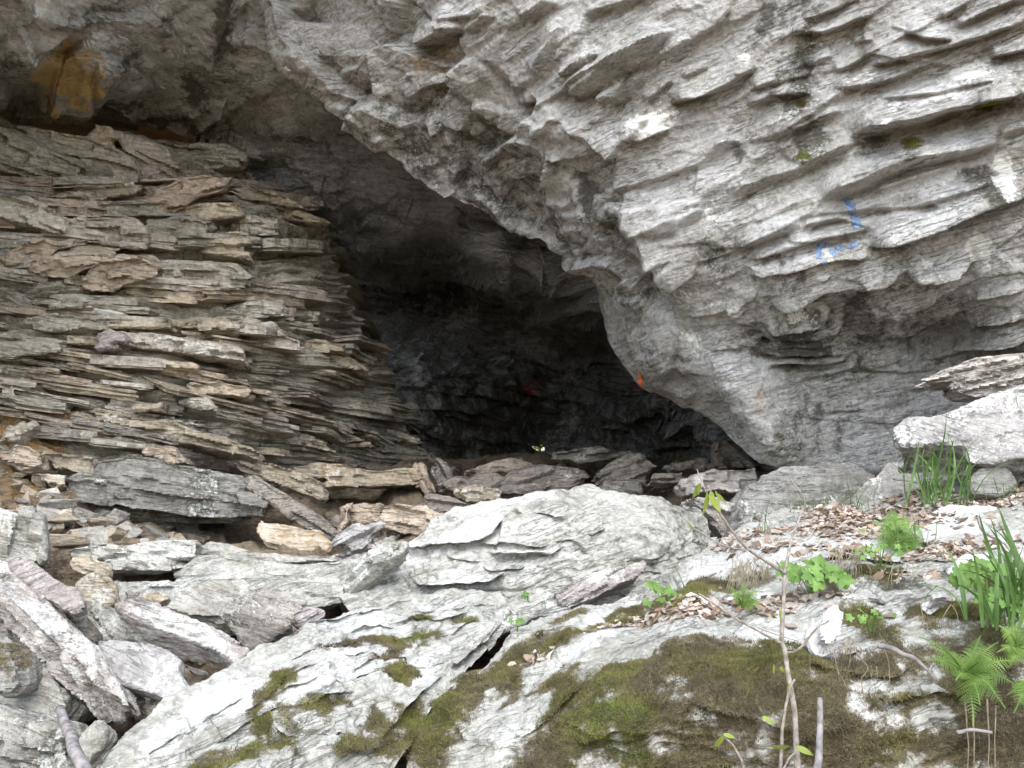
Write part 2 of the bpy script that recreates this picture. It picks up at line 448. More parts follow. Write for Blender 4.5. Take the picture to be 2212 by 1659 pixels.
# ================================================================== THE SETTING
# ---- cliff: the pale leaning face on the right with its chamfered lip over the cave
lip = [(540, -420), (560, -200), (575, -60), (596, 50), (612, 128), (690, 208), (756, 272), (850, 345), (960, 430), (1062, 470), (1180, 540), (1272, 606), (1308, 696), (1342, 766), (1384, 826),
       (1455, 874), (1560, 940), (1638, 1002), (1720, 1006), (1850, 1006), (1950, 1000), (2080, 985), (2260, 960), (2700, 900)]
top = [(640, -520), (720, -520), (800, -500), (900, -480), (1000, -460), (1120, -440), (1250, -420), (1400, -400), (1560, -380), (1700, -360), (1850, -340), (2000, -320), (2150, -300), (2280, -270), (2400, -230),
       (2500, -180), (2580, -100), (2640, 0), (2680, 100), (2700, 200), (2720, 320), (2740, 450), (2760, 600), (2780, 760)]
cliff_depth = [(1500, 0, 5.15), (1900, 0, 4.9), (2212, 0, 4.7), (2600, -200, 4.3), (1000, -300, 5.7), (1600, -350, 4.8), (2200, -300, 4.5), (700, -420, 6.2),
               (1500, 250, 5.35), (1900, 300, 5.12), (2212, 350, 4.95), (1450, 430, 5.48), (1800, 540, 5.25), (2000, 560, 5.2), (2212, 560, 5.1), (2700, 300, 4.7), (2700, 800, 5.3),
               (1620, 640, 5.55), (1750, 625, 5.4), (1680, 760, 5.92), (1800, 740, 5.98), (2000, 700, 5.85), (2070, 720, 5.78), (2000, 625, 5.35), (2080, 625, 5.35), (2140, 700, 5.45), (2212, 740, 5.4), (1900, 640, 5.45),
               (1740, 985, 6.1), (1900, 960, 6.08), (2100, 930, 5.95), (2600, 930, 5.6), (1900, 850, 6.0), (1760, 880, 6.05), (2150, 850, 5.75),
               (1330, 330, 5.45), (1370, 480, 5.52), (1425, 600, 5.6),
               (1290, 400, 5.85), (1300, 500, 5.9), (1330, 560, 5.85), (1240, 420, 5.9), (1390, 600, 5.72),
               (1400, 690, 6.05), (1480, 760, 5.95), (1560, 840, 5.93), (1620, 940, 5.98), (1650, 990, 6.0), (1500, 650, 5.7),
               (600, 60, 6.4), (612, 130, 6.45), (690, 208, 6.55), (756, 272, 6.6), (960, 430, 6.65), (1180, 540, 6.6), (1262, 602, 6.5), (1302, 700, 6.75), (1330, 776, 6.9), (1366, 842, 6.95), (1440, 876, 6.8), (1560, 938, 6.4), (1330, 650, 6.25), (1385, 740, 6.2), (1440, 800, 6.18), (1510, 865, 6.15), (1580, 925, 6.12),
               (850, 60, 6.05), (1000, 200, 5.98), (900, 200, 6.15), (1100, 330, 6.1), (1010, 330, 6.35), (1180, 450, 6.25), (1010, 60, 5.72), (1150, 200, 5.72), (1250, 540, 6.3)]
cl = []
def LZ(r, pts, amp, w): cl.append((Z(r, pts), amp, w))
LZ(3, [(95, 620), (230, 590), (430, 520), (600, 400)], .075, 24); LZ(3, [(150, 470), (310, 410)], .035, 12); LZ(3, [(550, 635), (700, 600), (930, 570)], .05, 16)
LZ(3, [(600, 540), (740, 490)], .035, 14); LZ(3, [(890, 120), (1130, 40)], .05, 16); LZ(3, [(820, 200), (1000, 200), (1300, 95)], .065, 20)
LZ(3, [(1180, 270), (1300, 240)], .025, 9); LZ(3, [(1500, 190), (1600, 225), (1780, 230)], .06, 20); LZ(3, [(1280, 400), (1600, 320), (1900, 240), (2120, 170), (2240, 110)], .06, 18)
LZ(3, [(1080, 440), (1250, 360)], .04, 12); LZ(3, [(1090, 545), (1300, 510), (1500, 450), (1650, 390)], .055, 20); LZ(3, [(1190, 830), (1400, 800), (1700, 700), (2000, 610), (2260, 560)], .14, 42)
LZ(3, [(710, 845), (880, 780), (1110, 680)], .05, 18); LZ(3, [(350, 900), (500, 855)], .03, 10); LZ(3, [(450, 1190), (700, 1090), (850, 1050), (1120, 920), (1210, 880)], .05, 18)
LZ(3, [(1000, 1210), (1190, 1150), (1450, 1040), (1700, 970), (1900, 920), (2070, 860)], .11, 32); LZ(3, [(1280, 1170), (1500, 1100), (1700, 1030), (1870, 990)], .04, 10)
LZ(3, [(480, 1500), (700, 1430), (860, 1360)], .055, 16); LZ(3, [(570, 1565), (800, 1510), (1000, 1450), (1300, 1390)], .05, 14)
LZ(3, [(1280, 1485), (1400, 1470), (1700, 1370), (1950, 1270), (2260, 1180)], .13, 34)
LZ(3, [(1550, 1250), (1900, 1150), (2020, 1090)], .05, 14); LZ(3, [(900, 410), (1060, 340)], .035, 12); LZ(3, [(1720, 110), (1890, 10)], .035, 12); LZ(3, [(1800, 170), (2000, 70), (2260, -20)], .05, 16)
LZ(3, [(2010, 350), (2260, 290)], .06, 20); LZ(3, [(2060, 820), (2260, 770)], .04, 12); LZ(3, [(1350, 600), (1700, 560), (2100, 460)], .035, 10); LZ(3, [(880, 1370), (1100, 1330), (1290, 1380)], .03, 10)
LZ(6, [(550, 175), (800, 150), (1000, 95), (1300, 40)], .05, 14); LZ(6, [(690, 350), (850, 310), (1000, 240), (1200, 215), (1480, 150)], .06, 16); LZ(6, [(1500, 140), (1650, 160), (1900, 95)], .08, 20)
LZ(6, [(640, 545), (850, 520), (1000, 480), (1150, 430)], .10, 12); LZ(6, [(620, 650), (850, 610), (1000, 590), (1180, 560)], .10, 12); LZ(6, [(680, 720), (880, 690), (1180, 640)], .09, 12)
LZ(6, [(850, 800), (1050, 770), (1200, 720)], .04, 10); LZ(6, [(1250, 410), (1560, 330), (1900, 220)], .04, 12); LZ(6, [(1350, 490), (1560, 440), (1870, 380)], .04, 12); LZ(6, [(1800, 620), (2000, 580), (2260, 530)], .07, 18)
LZ(6, [(1640, 690), (1860, 640)], .03, 10); LZ(6, [(1000, 1000), (1250, 985)], .02, 8); LZ(6, [(1500, 870), (1760, 850)], .03, 10); LZ(6, [(640, 470), (800, 440), (1050, 390)], .09, 10)
LZ(6, [(690, 590), (800, 570), (1000, 540)], .08, 9); LZ(6, [(430, 380), (520, 370)], .05, 14); LZ(6, [(1900, 480), (2212, 400)], .03, 10); LZ(6, [(1930, 300), (2212, 230)], .03, 10)
LZ(2, [(470, 290), (560, 272), (680, 215), (800, 170)], .09, 30); LZ(2, [(1430, 590), (1500, 570), (1700, 440), (2000, 220)], .09, 26); LZ(2, [(1560, 620), (1700, 600), (1880, 470)], .05, 16)
LZ(2, [(1890, 620), (2060, 480)], .045, 16); LZ(2, [(2050, 620), (2250, 565)], .05, 14); LZ(2, [(1760, 850), (1850, 860), (2010, 790)], .05, 16); LZ(2, [(1260, 820), (1380, 730), (1430, 690)], .04, 12)
LZ(2, [(1160, 130), (1350, 20)], .06, 20); LZ(2, [(840, 200), (1000, 100)], .05, 18); LZ(2, [(1400, 470), (1500, 400), (1620, 330)], .05, 16); LZ(2, [(600, 800), (680, 760), (800, 800)], .06, 16)
LZ(2, [(800, 800), (880, 950), (960, 980), (1040, 900)], .05, 16); LZ(2, [(1280, 960), (1400, 930)], .04, 10); LZ(2, [(430, 620), (560, 540), (700, 520)], .05, 18); LZ(2, [(1100, 650), (1200, 620)], .05, 16)
LZ(2, [(1900, 1440), (1980, 1420), (2080, 1380)], .05, 14); LZ(2, [(1840, 1350), (1960, 1290)], .035, 10); LZ(2, [(1240, 440), (1330, 300), (1400, 160)], .05, 16); LZ(2, [(1690, 470), (1900, 330), (2030, 190)], .05, 16)

def fan(px, py):
    dx, dy = px + 243.0, 1121.0 - py
    return np.hypot(dx, dy), np.arctan2(dy, dx) * 2000.0

def cliff_disp(PX, PY, G):
    wx = PX + 7 * fbm(PX / 200, PY / 200, 0.2, 3, 5); wy = PY + 7 * fbm(PX / 200, PY / 200, 4.2, 3, 6)
    aw, bw = fan(wx, wy)
    # the ridge line that parts the chamfered lip from the open face
    ridge = np.interp(PY, [-400, 60, 160, 330, 480, 610, 800, 1000], [1000, 1005, 1090, 1330, 1370, 1430, 1600, 1680])
    ch = smooth01(ridge - PX, -20, 60)
    low = smooth01(PY, 720, 880)
    lipd = PX - np.interp(PY, [-420, -60, 128, 272, 430, 540, 606, 696, 826, 874, 940, 1002], [540, 575, 612, 756, 960, 1180, 1272, 1308, 1384, 1455, 1560, 1638])
    edge = 0.45 + 0.55 * smooth01(lipd, 0, 50)
    h = 0.05 * fbm(PX / 260, PY / 260, 1.5, 3, 3)
    h += (1 - 0.75 * ch) * (0.016 * strata(aw, bw, 52, 300, 11, .25) + 0.0075 * strata(aw, bw, 21, 220, 12, .25) + 0.003 * strata(aw, bw, 9, 150, 13, .25)) * (1 - 0.55 * low)
    h += 0.05 * (1 - ch) * (1 - 0.7 * low) * facets(aw / 210, bw / 70, 21, 0.8)
    h += 0.017 * (1 - ch) * (1 - 0.6 * low) * facets(aw / 110, bw / 34, 22, 0.9)
    h += ch * edge * (1 - .5 * smooth01(PY, 620, 700)) * (0.13 * facets(wx / 130 + wy / 300, wy / 110 - wx / 200, 23, 1.0) + 0.035 * facets(wx / 60, wy / 56, 24, 1.0))
    h += 0.10 * np.exp(-np.abs(PX - ridge) / 34) * smooth01(PY, 120, 300) * smooth01(640 - PY, 0, 60)
    h = blur(ledges(PX, PY, [(p, a_ * 1.7, w) for p, a_, w in cl], h), 2)
    return h + 0.006 * fbm(PX / 14, PY / 14, 2.5, 3, 31)

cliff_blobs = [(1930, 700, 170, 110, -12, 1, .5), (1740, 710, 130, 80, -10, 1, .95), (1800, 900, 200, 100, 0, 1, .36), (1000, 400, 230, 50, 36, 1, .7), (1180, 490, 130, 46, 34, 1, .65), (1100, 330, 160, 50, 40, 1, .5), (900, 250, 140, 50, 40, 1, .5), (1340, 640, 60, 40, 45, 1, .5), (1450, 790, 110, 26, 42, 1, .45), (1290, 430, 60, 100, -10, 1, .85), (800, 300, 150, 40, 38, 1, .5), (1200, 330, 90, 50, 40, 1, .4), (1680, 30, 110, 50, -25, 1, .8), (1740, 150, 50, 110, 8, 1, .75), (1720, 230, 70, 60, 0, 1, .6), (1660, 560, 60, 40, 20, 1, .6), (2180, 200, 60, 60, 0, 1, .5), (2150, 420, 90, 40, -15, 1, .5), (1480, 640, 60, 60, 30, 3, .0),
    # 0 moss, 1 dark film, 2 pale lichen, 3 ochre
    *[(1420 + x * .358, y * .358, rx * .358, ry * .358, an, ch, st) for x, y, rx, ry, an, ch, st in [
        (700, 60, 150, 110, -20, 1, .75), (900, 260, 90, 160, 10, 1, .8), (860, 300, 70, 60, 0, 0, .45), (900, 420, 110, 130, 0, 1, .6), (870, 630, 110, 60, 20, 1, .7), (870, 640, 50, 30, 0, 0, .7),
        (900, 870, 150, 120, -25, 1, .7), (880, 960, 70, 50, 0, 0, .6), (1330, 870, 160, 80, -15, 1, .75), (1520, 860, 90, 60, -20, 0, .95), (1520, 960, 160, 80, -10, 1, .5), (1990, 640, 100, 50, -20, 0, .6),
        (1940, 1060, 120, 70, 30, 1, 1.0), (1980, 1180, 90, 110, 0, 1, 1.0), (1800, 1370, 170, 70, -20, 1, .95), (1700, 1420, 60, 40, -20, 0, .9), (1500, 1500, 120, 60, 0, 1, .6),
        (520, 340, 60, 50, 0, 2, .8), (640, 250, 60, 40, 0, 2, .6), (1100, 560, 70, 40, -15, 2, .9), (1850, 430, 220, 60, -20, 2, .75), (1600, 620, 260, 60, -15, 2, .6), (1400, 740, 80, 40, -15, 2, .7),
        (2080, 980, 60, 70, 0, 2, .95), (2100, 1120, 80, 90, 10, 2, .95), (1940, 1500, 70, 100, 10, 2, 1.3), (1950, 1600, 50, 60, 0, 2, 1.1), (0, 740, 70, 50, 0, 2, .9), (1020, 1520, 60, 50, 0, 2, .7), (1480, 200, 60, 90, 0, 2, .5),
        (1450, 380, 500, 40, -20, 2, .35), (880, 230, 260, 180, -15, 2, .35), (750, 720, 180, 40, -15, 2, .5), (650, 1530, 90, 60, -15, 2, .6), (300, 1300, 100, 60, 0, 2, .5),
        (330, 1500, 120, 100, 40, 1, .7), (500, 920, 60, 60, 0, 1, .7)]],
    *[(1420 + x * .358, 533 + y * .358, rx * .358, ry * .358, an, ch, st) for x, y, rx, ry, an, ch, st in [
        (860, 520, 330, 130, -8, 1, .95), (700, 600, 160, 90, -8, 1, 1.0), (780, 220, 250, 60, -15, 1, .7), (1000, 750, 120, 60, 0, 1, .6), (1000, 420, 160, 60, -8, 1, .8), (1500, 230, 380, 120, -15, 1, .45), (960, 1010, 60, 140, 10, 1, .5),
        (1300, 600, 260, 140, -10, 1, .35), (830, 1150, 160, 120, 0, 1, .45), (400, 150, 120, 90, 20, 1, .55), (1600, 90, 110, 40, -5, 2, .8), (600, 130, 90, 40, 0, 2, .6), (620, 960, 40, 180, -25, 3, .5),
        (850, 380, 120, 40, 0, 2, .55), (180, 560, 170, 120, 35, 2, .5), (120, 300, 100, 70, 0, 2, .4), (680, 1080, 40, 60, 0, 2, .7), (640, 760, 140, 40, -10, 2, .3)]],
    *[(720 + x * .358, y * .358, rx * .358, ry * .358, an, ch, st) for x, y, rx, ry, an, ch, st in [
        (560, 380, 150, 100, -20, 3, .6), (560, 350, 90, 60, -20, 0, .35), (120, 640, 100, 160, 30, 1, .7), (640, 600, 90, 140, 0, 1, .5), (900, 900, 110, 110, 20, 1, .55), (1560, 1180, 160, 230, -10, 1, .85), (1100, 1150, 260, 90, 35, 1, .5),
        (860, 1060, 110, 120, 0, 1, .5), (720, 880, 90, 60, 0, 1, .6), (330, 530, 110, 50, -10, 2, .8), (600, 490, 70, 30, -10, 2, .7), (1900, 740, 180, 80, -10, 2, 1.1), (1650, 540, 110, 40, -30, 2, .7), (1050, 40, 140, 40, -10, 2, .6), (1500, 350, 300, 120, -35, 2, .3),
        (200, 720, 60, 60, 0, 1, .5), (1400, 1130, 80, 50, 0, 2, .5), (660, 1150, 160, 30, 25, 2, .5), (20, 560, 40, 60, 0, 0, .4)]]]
def cliff_masks(PX, PY, G, N): return blobs(PX, PY, cliff_blobs, 1, .5, G)
# depth must recede behind the lip: a rounded edge, then the underside running back into the cave
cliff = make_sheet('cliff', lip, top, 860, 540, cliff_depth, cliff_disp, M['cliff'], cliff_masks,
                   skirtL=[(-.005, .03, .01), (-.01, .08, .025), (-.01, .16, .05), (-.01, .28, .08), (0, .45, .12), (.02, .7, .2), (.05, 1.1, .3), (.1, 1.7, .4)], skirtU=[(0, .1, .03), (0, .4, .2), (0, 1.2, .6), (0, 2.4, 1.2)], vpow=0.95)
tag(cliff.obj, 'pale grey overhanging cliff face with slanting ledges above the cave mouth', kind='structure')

# ---- cave roof: the brownish underside at upper left
roof_depth = [(-300, -300, 4.6), (0, -200, 5.4), (0, 0, 5.9), (0, 150, 6.6), (0, 260, 7.6), (300, -200, 5.9), (300, 0, 6.3), (300, 150, 6.9), (300, 260, 7.7), (520, 0, 6.5), (560, 150, 6.9), (500, 330, 8.0),
              (700, 250, 7.5), (800, 320, 8.2), (620, 120, 6.7), (900, 350, 8.4), (-600, 0, 5.0), (-600, 250, 6.4), (900, 100, 7.0), (1000, 250, 7.6), (120, 175, 6.75), (200, 170, 6.65), (1200, 350, 8)]
def roof_disp(PX, PY, G):
    wx = PX + 20 * fbm(PX / 80, PY / 80, 0.2, 3, 45); wy = PY + 20 * fbm(PX / 80, PY / 80, 4.2, 3, 46)
    h = 0.06 * fbm(PX / 160, PY / 110, 0.5, 4, 40) + 0.07 * facets(wx / 190, wy / 110, 41, 0.9) + 0.012 * facets(wx / 80, wy / 50, 42, 0.9)
    low = smooth01(PY, 180, 260) * smooth01(560 - PX, 0, 120)
    h += low * (0.05 * strata(wx, -wy, 26, 130, 43) + 0.02 * strata(wx, -wy, 11, 80, 44))
    h += 0.006 * fbm(PX / 16, PY / 16, 2.5, 3, 47)
    return ledges(PX, PY, [(Z(1, [(300, 600), (430, 615), (575, 600)]), .10, 40), (Z(1, [(560, 320), (575, 600)]), .05, 14), (Z(1, [(0, 300), (130, 330), (240, 280), (420, 180), (560, 60)]), .08, 40),
                            (Z(1, [(200, 620), (560, 650), (760, 690), (850, 780)]), .10, 30), (Z(1, [(1170, 830), (1320, 730), (1480, 640), (1720, 490)]), .06, 26), (Z(1, [(1620, 800), (1800, 770), (1940, 810)]), .04, 20),
                            (Z(1, [(880, 520), (1040, 510), (1160, 520)]), .03, 12), (Z(1, [(1280, 420), (1330, 300), (1400, 130), (1500, 0)]), .05, 20)], h)
roof_blobs = [(x * .358, y * .358, rx * .358, ry * .358, an, ch, st) for x, y, rx, ry, an, ch, st in [
    (410, 450, 190, 150, 0, 3, 1.5), (450, 545, 130, 40, 0, 3, 1.2), (200, 400, 130, 80, 0, 3, .5), (60, 380, 60, 40, 0, 0, .5), (1360, 180, 90, 260, 0, 1, .85), (1180, 560, 100, 140, 0, 1, .8), (750, 350, 130, 80, 0, 1, .6),
    (500, 130, 220, 70, -15, 1, .6), (100, 260, 90, 60, 0, 1, .9), (950, 190, 60, 120, 20, 1, .6), (40, 230, 50, 50, 0, 2, .8), (240, 40, 100, 30, -35, 2, .7), (680, 120, 60, 40, 0, 2, .4), (640, 620, 300, 40, 5, 1, .8), (1750, 800, 200, 60, 0, 1, .6),
    (1780, 400, 60, 70, 30, 2, 1.0), (900, 740, 300, 60, 8, 1, .8), (1500, 590, 60, 16, 0, 0, .6)]]
roof = make_sheet('cave_roof', [(-700, -420), (-350, -420), (0, -420), (250, -420), (500, -420), (700, -400), (1100, -300), (1250, -100)],
                  [(-700, 275), (-350, 275), (0, 262), (220, 262), (400, 300), (540, 345), (830, 350), (1250, 420)], 420, 230, roof_depth, roof_disp, M['roof'],
                  lambda PX, PY, G, N: blobs(PX, PY, roof_blobs, 2, .5, G), skirtL=[(0, .1, .03), (0, .4, .2), (0, 1.2, .6), (0, 2.4, 1.2)], skirtU=[(0, .06, .03), (0, .2, .1), (0, .6, .2), (0, 1.4, .4)])
tag(roof.obj, 'brown stained underside of the overhang with an ochre hollow', kind='structure')

# ---- cave back: the dark inner rock
back_depth = [(450, 300, 8.4), (600, 400, 8.2), (800, 340, 7.8), (800, 430, 8.2), (1000, 450, 8.1), (1150, 520, 7.9), (1280, 600, 7.5), (1290, 670, 8.0), (1100, 600, 8.2), (1020, 560, 8.1), (880, 510, 8.6), (880, 610, 10.6), (800, 600, 9.8),
              (960, 640, 11.0), (1100, 680, 11.2), (820, 760, 9.4), (920, 800, 9.9), (1000, 800, 10.6), (1120, 830, 11.5), (1000, 950, 10.9), (1160, 960, 12.6), (1200, 880, 12.2), (1300, 760, 11.5), (1290, 900, 11.6), (1380, 850, 9.0), (1450, 880, 8.6),
              (1420, 960, 10.6), (1560, 960, 8.4), (1640, 1000, 7.6), (1750, 900, 7.4), (1750, 600, 7.5), (1700, 1080, 7.2), (1400, 1060, 10.4), (1100, 1060, 12.0), (880, 960, 10.0), (700, 700, 9.6), (500, 700, 9.6), (500, 1060, 10), (1500, 400, 7.5)]
def back_disp(PX, PY, G):
    a, b = PX + 0.0, -(PY - 0.16 * PX)
    wx, wy = PX + 24 * fbm(PX / 80, PY / 80, 0.2, 3, 55), PY + 16 * fbm(PX / 80, PY / 80, 4.2, 3, 56)
    up = smooth01(620 - PY, 0, 90)
    return 0.10 * fbm(PX / 120, PY / 90, 0.5, 3, 50) + (1 - 0.8 * up) * (0.10 * strata(a, b, 34, 110, 51) + 0.05 * strata(a, b, 14, 70, 52)) + 0.08 * facets(wx / 110, wy / 60, 53, 1.0) + 0.01 * fbm(PX / 18, PY / 18, 1, 3, 54)
def chink(cx, cy):
    n = 4 * vnoise(cx / 7, cy / 7, 0.3, 77)
    body = ((cx - 1166) / 15.0) ** 2 + ((cy - 964 + n) / 16.0) ** 2 < 1.0
    t = (cx - 1180) / 42.0
    sliver = (t > 0) & (t < 1) & (np.abs(cy - (945 - 62 * t)) < 1.8)
    return body & ~sliver
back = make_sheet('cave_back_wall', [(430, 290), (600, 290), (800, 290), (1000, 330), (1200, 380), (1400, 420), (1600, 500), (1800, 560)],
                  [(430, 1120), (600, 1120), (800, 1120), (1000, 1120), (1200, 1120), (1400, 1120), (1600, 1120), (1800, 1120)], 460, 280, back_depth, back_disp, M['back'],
                  lambda PX, PY, G, N: blobs(PX, PY, [(1130, 560, 120, 26, 15, 2, .25), (1240, 680, 90, 10, 5, 2, .35), (950, 640, 140, 40, 5, 1, .9), (1050, 900, 320, 150, 0, 1, .75), (1400, 920, 250, 120, 0, 1, .6)], 3, .5, G), hole=chink)  # dark patches put the cave's shade into the colour of the deep rock
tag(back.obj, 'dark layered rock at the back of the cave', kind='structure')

# ---- layered wall on the left
wall_depth = [(-700, 300, 5.8), (-700, 1100, 5.0), (0, 280, 7.2), (0, 420, 6.9), (0, 650, 6.6), (0, 900, 6.3), (0, 1060, 6.0), (300, 290, 7.5), (300, 420, 7.2), (300, 650, 6.9), (300, 900, 6.6), (300, 1060, 6.4), (530, 340, 8.0), (520, 420, 7.7), (600, 600, 7.5),
              (600, 800, 7.3), (600, 950, 7.4), (600, 1060, 7.3), (700, 500, 8.2), (750, 640, 8.4), (700, 780, 7.8), (820, 760, 8.8), (800, 900, 8.4), (880, 900, 9.2), (900, 1000, 9.4), (800, 1060, 8.8), (900, 1100, 9.2)]
wt_ = [(-700, 262), (-350, 262), (0, 262), (120, 268), (250, 285), (400, 300), (520, 330), (560, 395), (640, 430), (708, 484)]
def wall_line(px, y0):
    sl = np.interp(y0, [250, 400, 550, 650, 800, 900, 1000, 1100], [.10, .05, .03, .06, .12, .18, .14, .08])
    return y0 + sl * (px - 400) + np.where(px > 560, (px - 560) ** 2 * 0.0006, 0)
def wall_edge(py): return np.interp(py, [330, 395, 430, 484, 560, 640, 760, 900, 1010, 1120], [522, 560, 640, 708, 745, 765, 830, 885, 905, 915])
def wall_disp(PX, PY, G):
    sl = np.interp(PY, [250, 400, 550, 650, 800, 900, 1000, 1100], [.10, .05, .03, .06, .12, .18, .14, .08])
    a, b = PX, -(PY - sl * (PX - 400))
    h = 0.07 * fbm(PX / 150, PY / 90, 0.5, 3, 60) + 0.09 * strata(a, b, 32, 170, 61, .4) + 0.05 * strata(a, b, 14, 110, 62, .4) + 0.02 * strata(a, b, 6, 60, 63, .4)
    return h + 0.006 * fbm(PX / 12, PY / 12, 1, 3, 64) - 0.035
wall_blobs = [(60, 950, 130, 60, 10, 3, .9), (130, 900, 110, 30, 10, 3, .7), (350, 915, 260, 14, 12, 3, .4), (180, 690, 200, 22, 0, 2, .6), (300, 720, 160, 30, 10, 2, .3), (520, 640, 170, 30, 0, 0, .25), (640, 500, 90, 60, 30, 0, .3), (330, 480, 300, 60, 0, 1, .35), (50, 480, 120, 60, 20, 2, .25),
              (700, 930, 200, 50, 10, 1, .5), (250, 610, 300, 30, 0, 1, .35)]
wbL = [(-700, 1130), (-350, 1130), (0, 1130), (150, 1130), (300, 1130), (450, 1130), (600, 1130), (700, 1130), (800, 1130), (915, 1130)]
# columns run from top to bottom, following the broken right edge
NW = 12
wl_cols = np.linspace(-700, 0, 3).tolist()
class _W: pass
def make_wall():
    nu, nv = 400, 330
    tps = TPS(wall_depth, 1e-4)
    py = np.linspace(262, 1130, nv)[None, :] + np.zeros((nu, 1))
    e = wall_edge(py) + 6 * vnoise(py / 9, 0.3, 0.1, 65) + 8 * vnoise(py / 31, 0.3, 0.1, 66)
    t = np.linspace(0, 1, nu)[:, None] ** 0.8
    px = -700 + (e + 700) * t
    s0 = (py - 262) / (1130 - 262)
    for _ in range(3):
        topy = np.interp(px, [p[0] for p in wt_], [p[1] for p in wt_]); py = topy + s0 * (1130 - topy)
        e = wall_edge(py) + 6 * vnoise(py / 9, 0.3, 0.1, 65) + 8 * vnoise(py / 31, 0.3, 0.1, 66); px = -700 + (e + 700) * t
    Y = tps(px, py)
    G = P(px, py, Y)
    sk = [(-.01, .05, 0), (-.02, .14, 0), (-.03, .3, 0), (-.05, .7, 0), (-.1, 1.4, 0), (-.2, 2.4, 0)]
    G = np.concatenate([G, np.stack([G[-1] + np.array(o) for o in sk], 0)], 0)
    px = np.concatenate([px, np.stack([px[-1] + 40 * o[1] / 0.3 for o in sk], 0)], 0); py = np.concatenate([py, np.repeat(py[-1:], len(sk), 0)], 0)
    n = grid_normals(blur(G, 4))
    if ((CAM - G[:nu]) * n[:nu]).sum(-1).mean() < 0: n = -n
    Gd = G + n * wall_disp(px, py, G)[..., None]
    # bring the top rows back so the wall closes under the roof
    idx = np.arange(Gd.shape[0] * nv).reshape(-1, nv)
    q = np.stack([idx[:-1, :-1], idx[1:, :-1], idx[1:, 1:], idx[:-1, 1:]], -1).reshape(-1, 4)
    me = mesh_np('layered_wall', Gd.reshape(-1, 3), q)
    set_mask(me, blobs(px, py, wall_blobs, 4).reshape(-1, 4))
    return link('layered_wall', me, M['wall']), tps
wall, wall_tps = make_wall()
tag(wall, 'left cave wall of thin broken rock layers', kind='structure')

# ---- cave floor and talus: soil and grit under the loose stones
def floor_disp(PX, PY, G):
    return 0.05 * fbm(PX / 90, PY / 40, 0.5, 4, 70) + 0.03 * facets(PX / 50, PY / 22, 71, 1.0) + 0.012 * facets(PX / 18, PY / 10, 72, 1.0)
talus_depth = [(260, 1095, 6.5), (350, 1115, 6.9), (450, 1130, 7.1), (550, 1135, 7.1), (600, 1110, 7.3), (330, 1165, 5.85), (480, 1190, 5.85), (620, 1195, 5.9), (800, 1075, 7.9), (-400, 1000, 6.2), (0, 1000, 6.25), (300, 1020, 6.6), (600, 1040, 7.3), (800, 1040, 8.2), (1000, 1030, 9.4), (1300, 1000, 10.6), (1600, 1010, 8.0), (1900, 1010, 6.6), (0, 1100, 5.5), (900, 1110, 6.5), (1200, 1075, 7.4), (1600, 1080, 6.6),
               (0, 1300, 4.95), (400, 1300, 5.5), (800, 1280, 5.7), (1300, 1250, 6.0), (1800, 1200, 6.0), (0, 1500, 4.3), (400, 1500, 4.55), (900, 1500, 4.9), (0, 1700, 3.7), (600, 1700, 4.1), (1800, 1700, 4.8), (-400, 1300, 4.8), (-400, 1700, 3.6)]
talus = make_sheet('talus_slope', [(-450, 985), (0, 985), (300, 1000), (600, 1010), (900, 1000), (1200, 985), (1500, 985), (1800, 985), (2100, 985)],
                   [(-450, 1900), (0, 1900), (300, 1900), (600, 1900), (900, 1900), (1200, 1900), (1500, 1900), (1800, 1900), (2100, 1900)], 420, 240, talus_depth, floor_disp, M['dirt'],
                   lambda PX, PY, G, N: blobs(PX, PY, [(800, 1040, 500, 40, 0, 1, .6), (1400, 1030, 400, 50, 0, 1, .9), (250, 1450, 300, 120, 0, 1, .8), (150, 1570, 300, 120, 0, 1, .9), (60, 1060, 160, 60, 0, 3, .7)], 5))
tag(talus.obj, 'ochre dirt and grit slope under the loose stones', kind='structure')

# ---- ground out to the horizon and the hill that holds the cave
def big_sheet(name, X, Yv, Zf, mat, amp=0.25, label=None):
    xs, ys = np.meshgrid(X, Yv, indexing='ij')
    z = Zf(xs, ys) + amp * fbm(xs / 2.3, ys / 2.3, 0.3, 4, 80)
    V = np.stack([xs, ys, z], -1); idx = np.arange(xs.size).reshape(xs.shape)
    q = np.stack([idx[:-1, :-1], idx[1:, :-1], idx[1:, 1:], idx[:-1, 1:]], -1).reshape(-1, 4)
    o = link(name, mesh_np(name, V.reshape(-1, 3), q), mat); tag(o, label, kind='structure'); return o
gx = np.concatenate([np.linspace(-400, -12, 14), np.linspace(-11, 11, 70), np.linspace(12, 400, 14)])
gy = np.concatenate([np.linspace(-400, -12, 14), np.linspace(-11, 16, 80), np.linspace(17, 400, 14)])
big_sheet('ground', gx, gy, lambda x, y: np.where(y < 2.2, -0.35, -0.35 + 0.0 * y), M['forest'], 0.12, 'brown forest floor below the cliff')
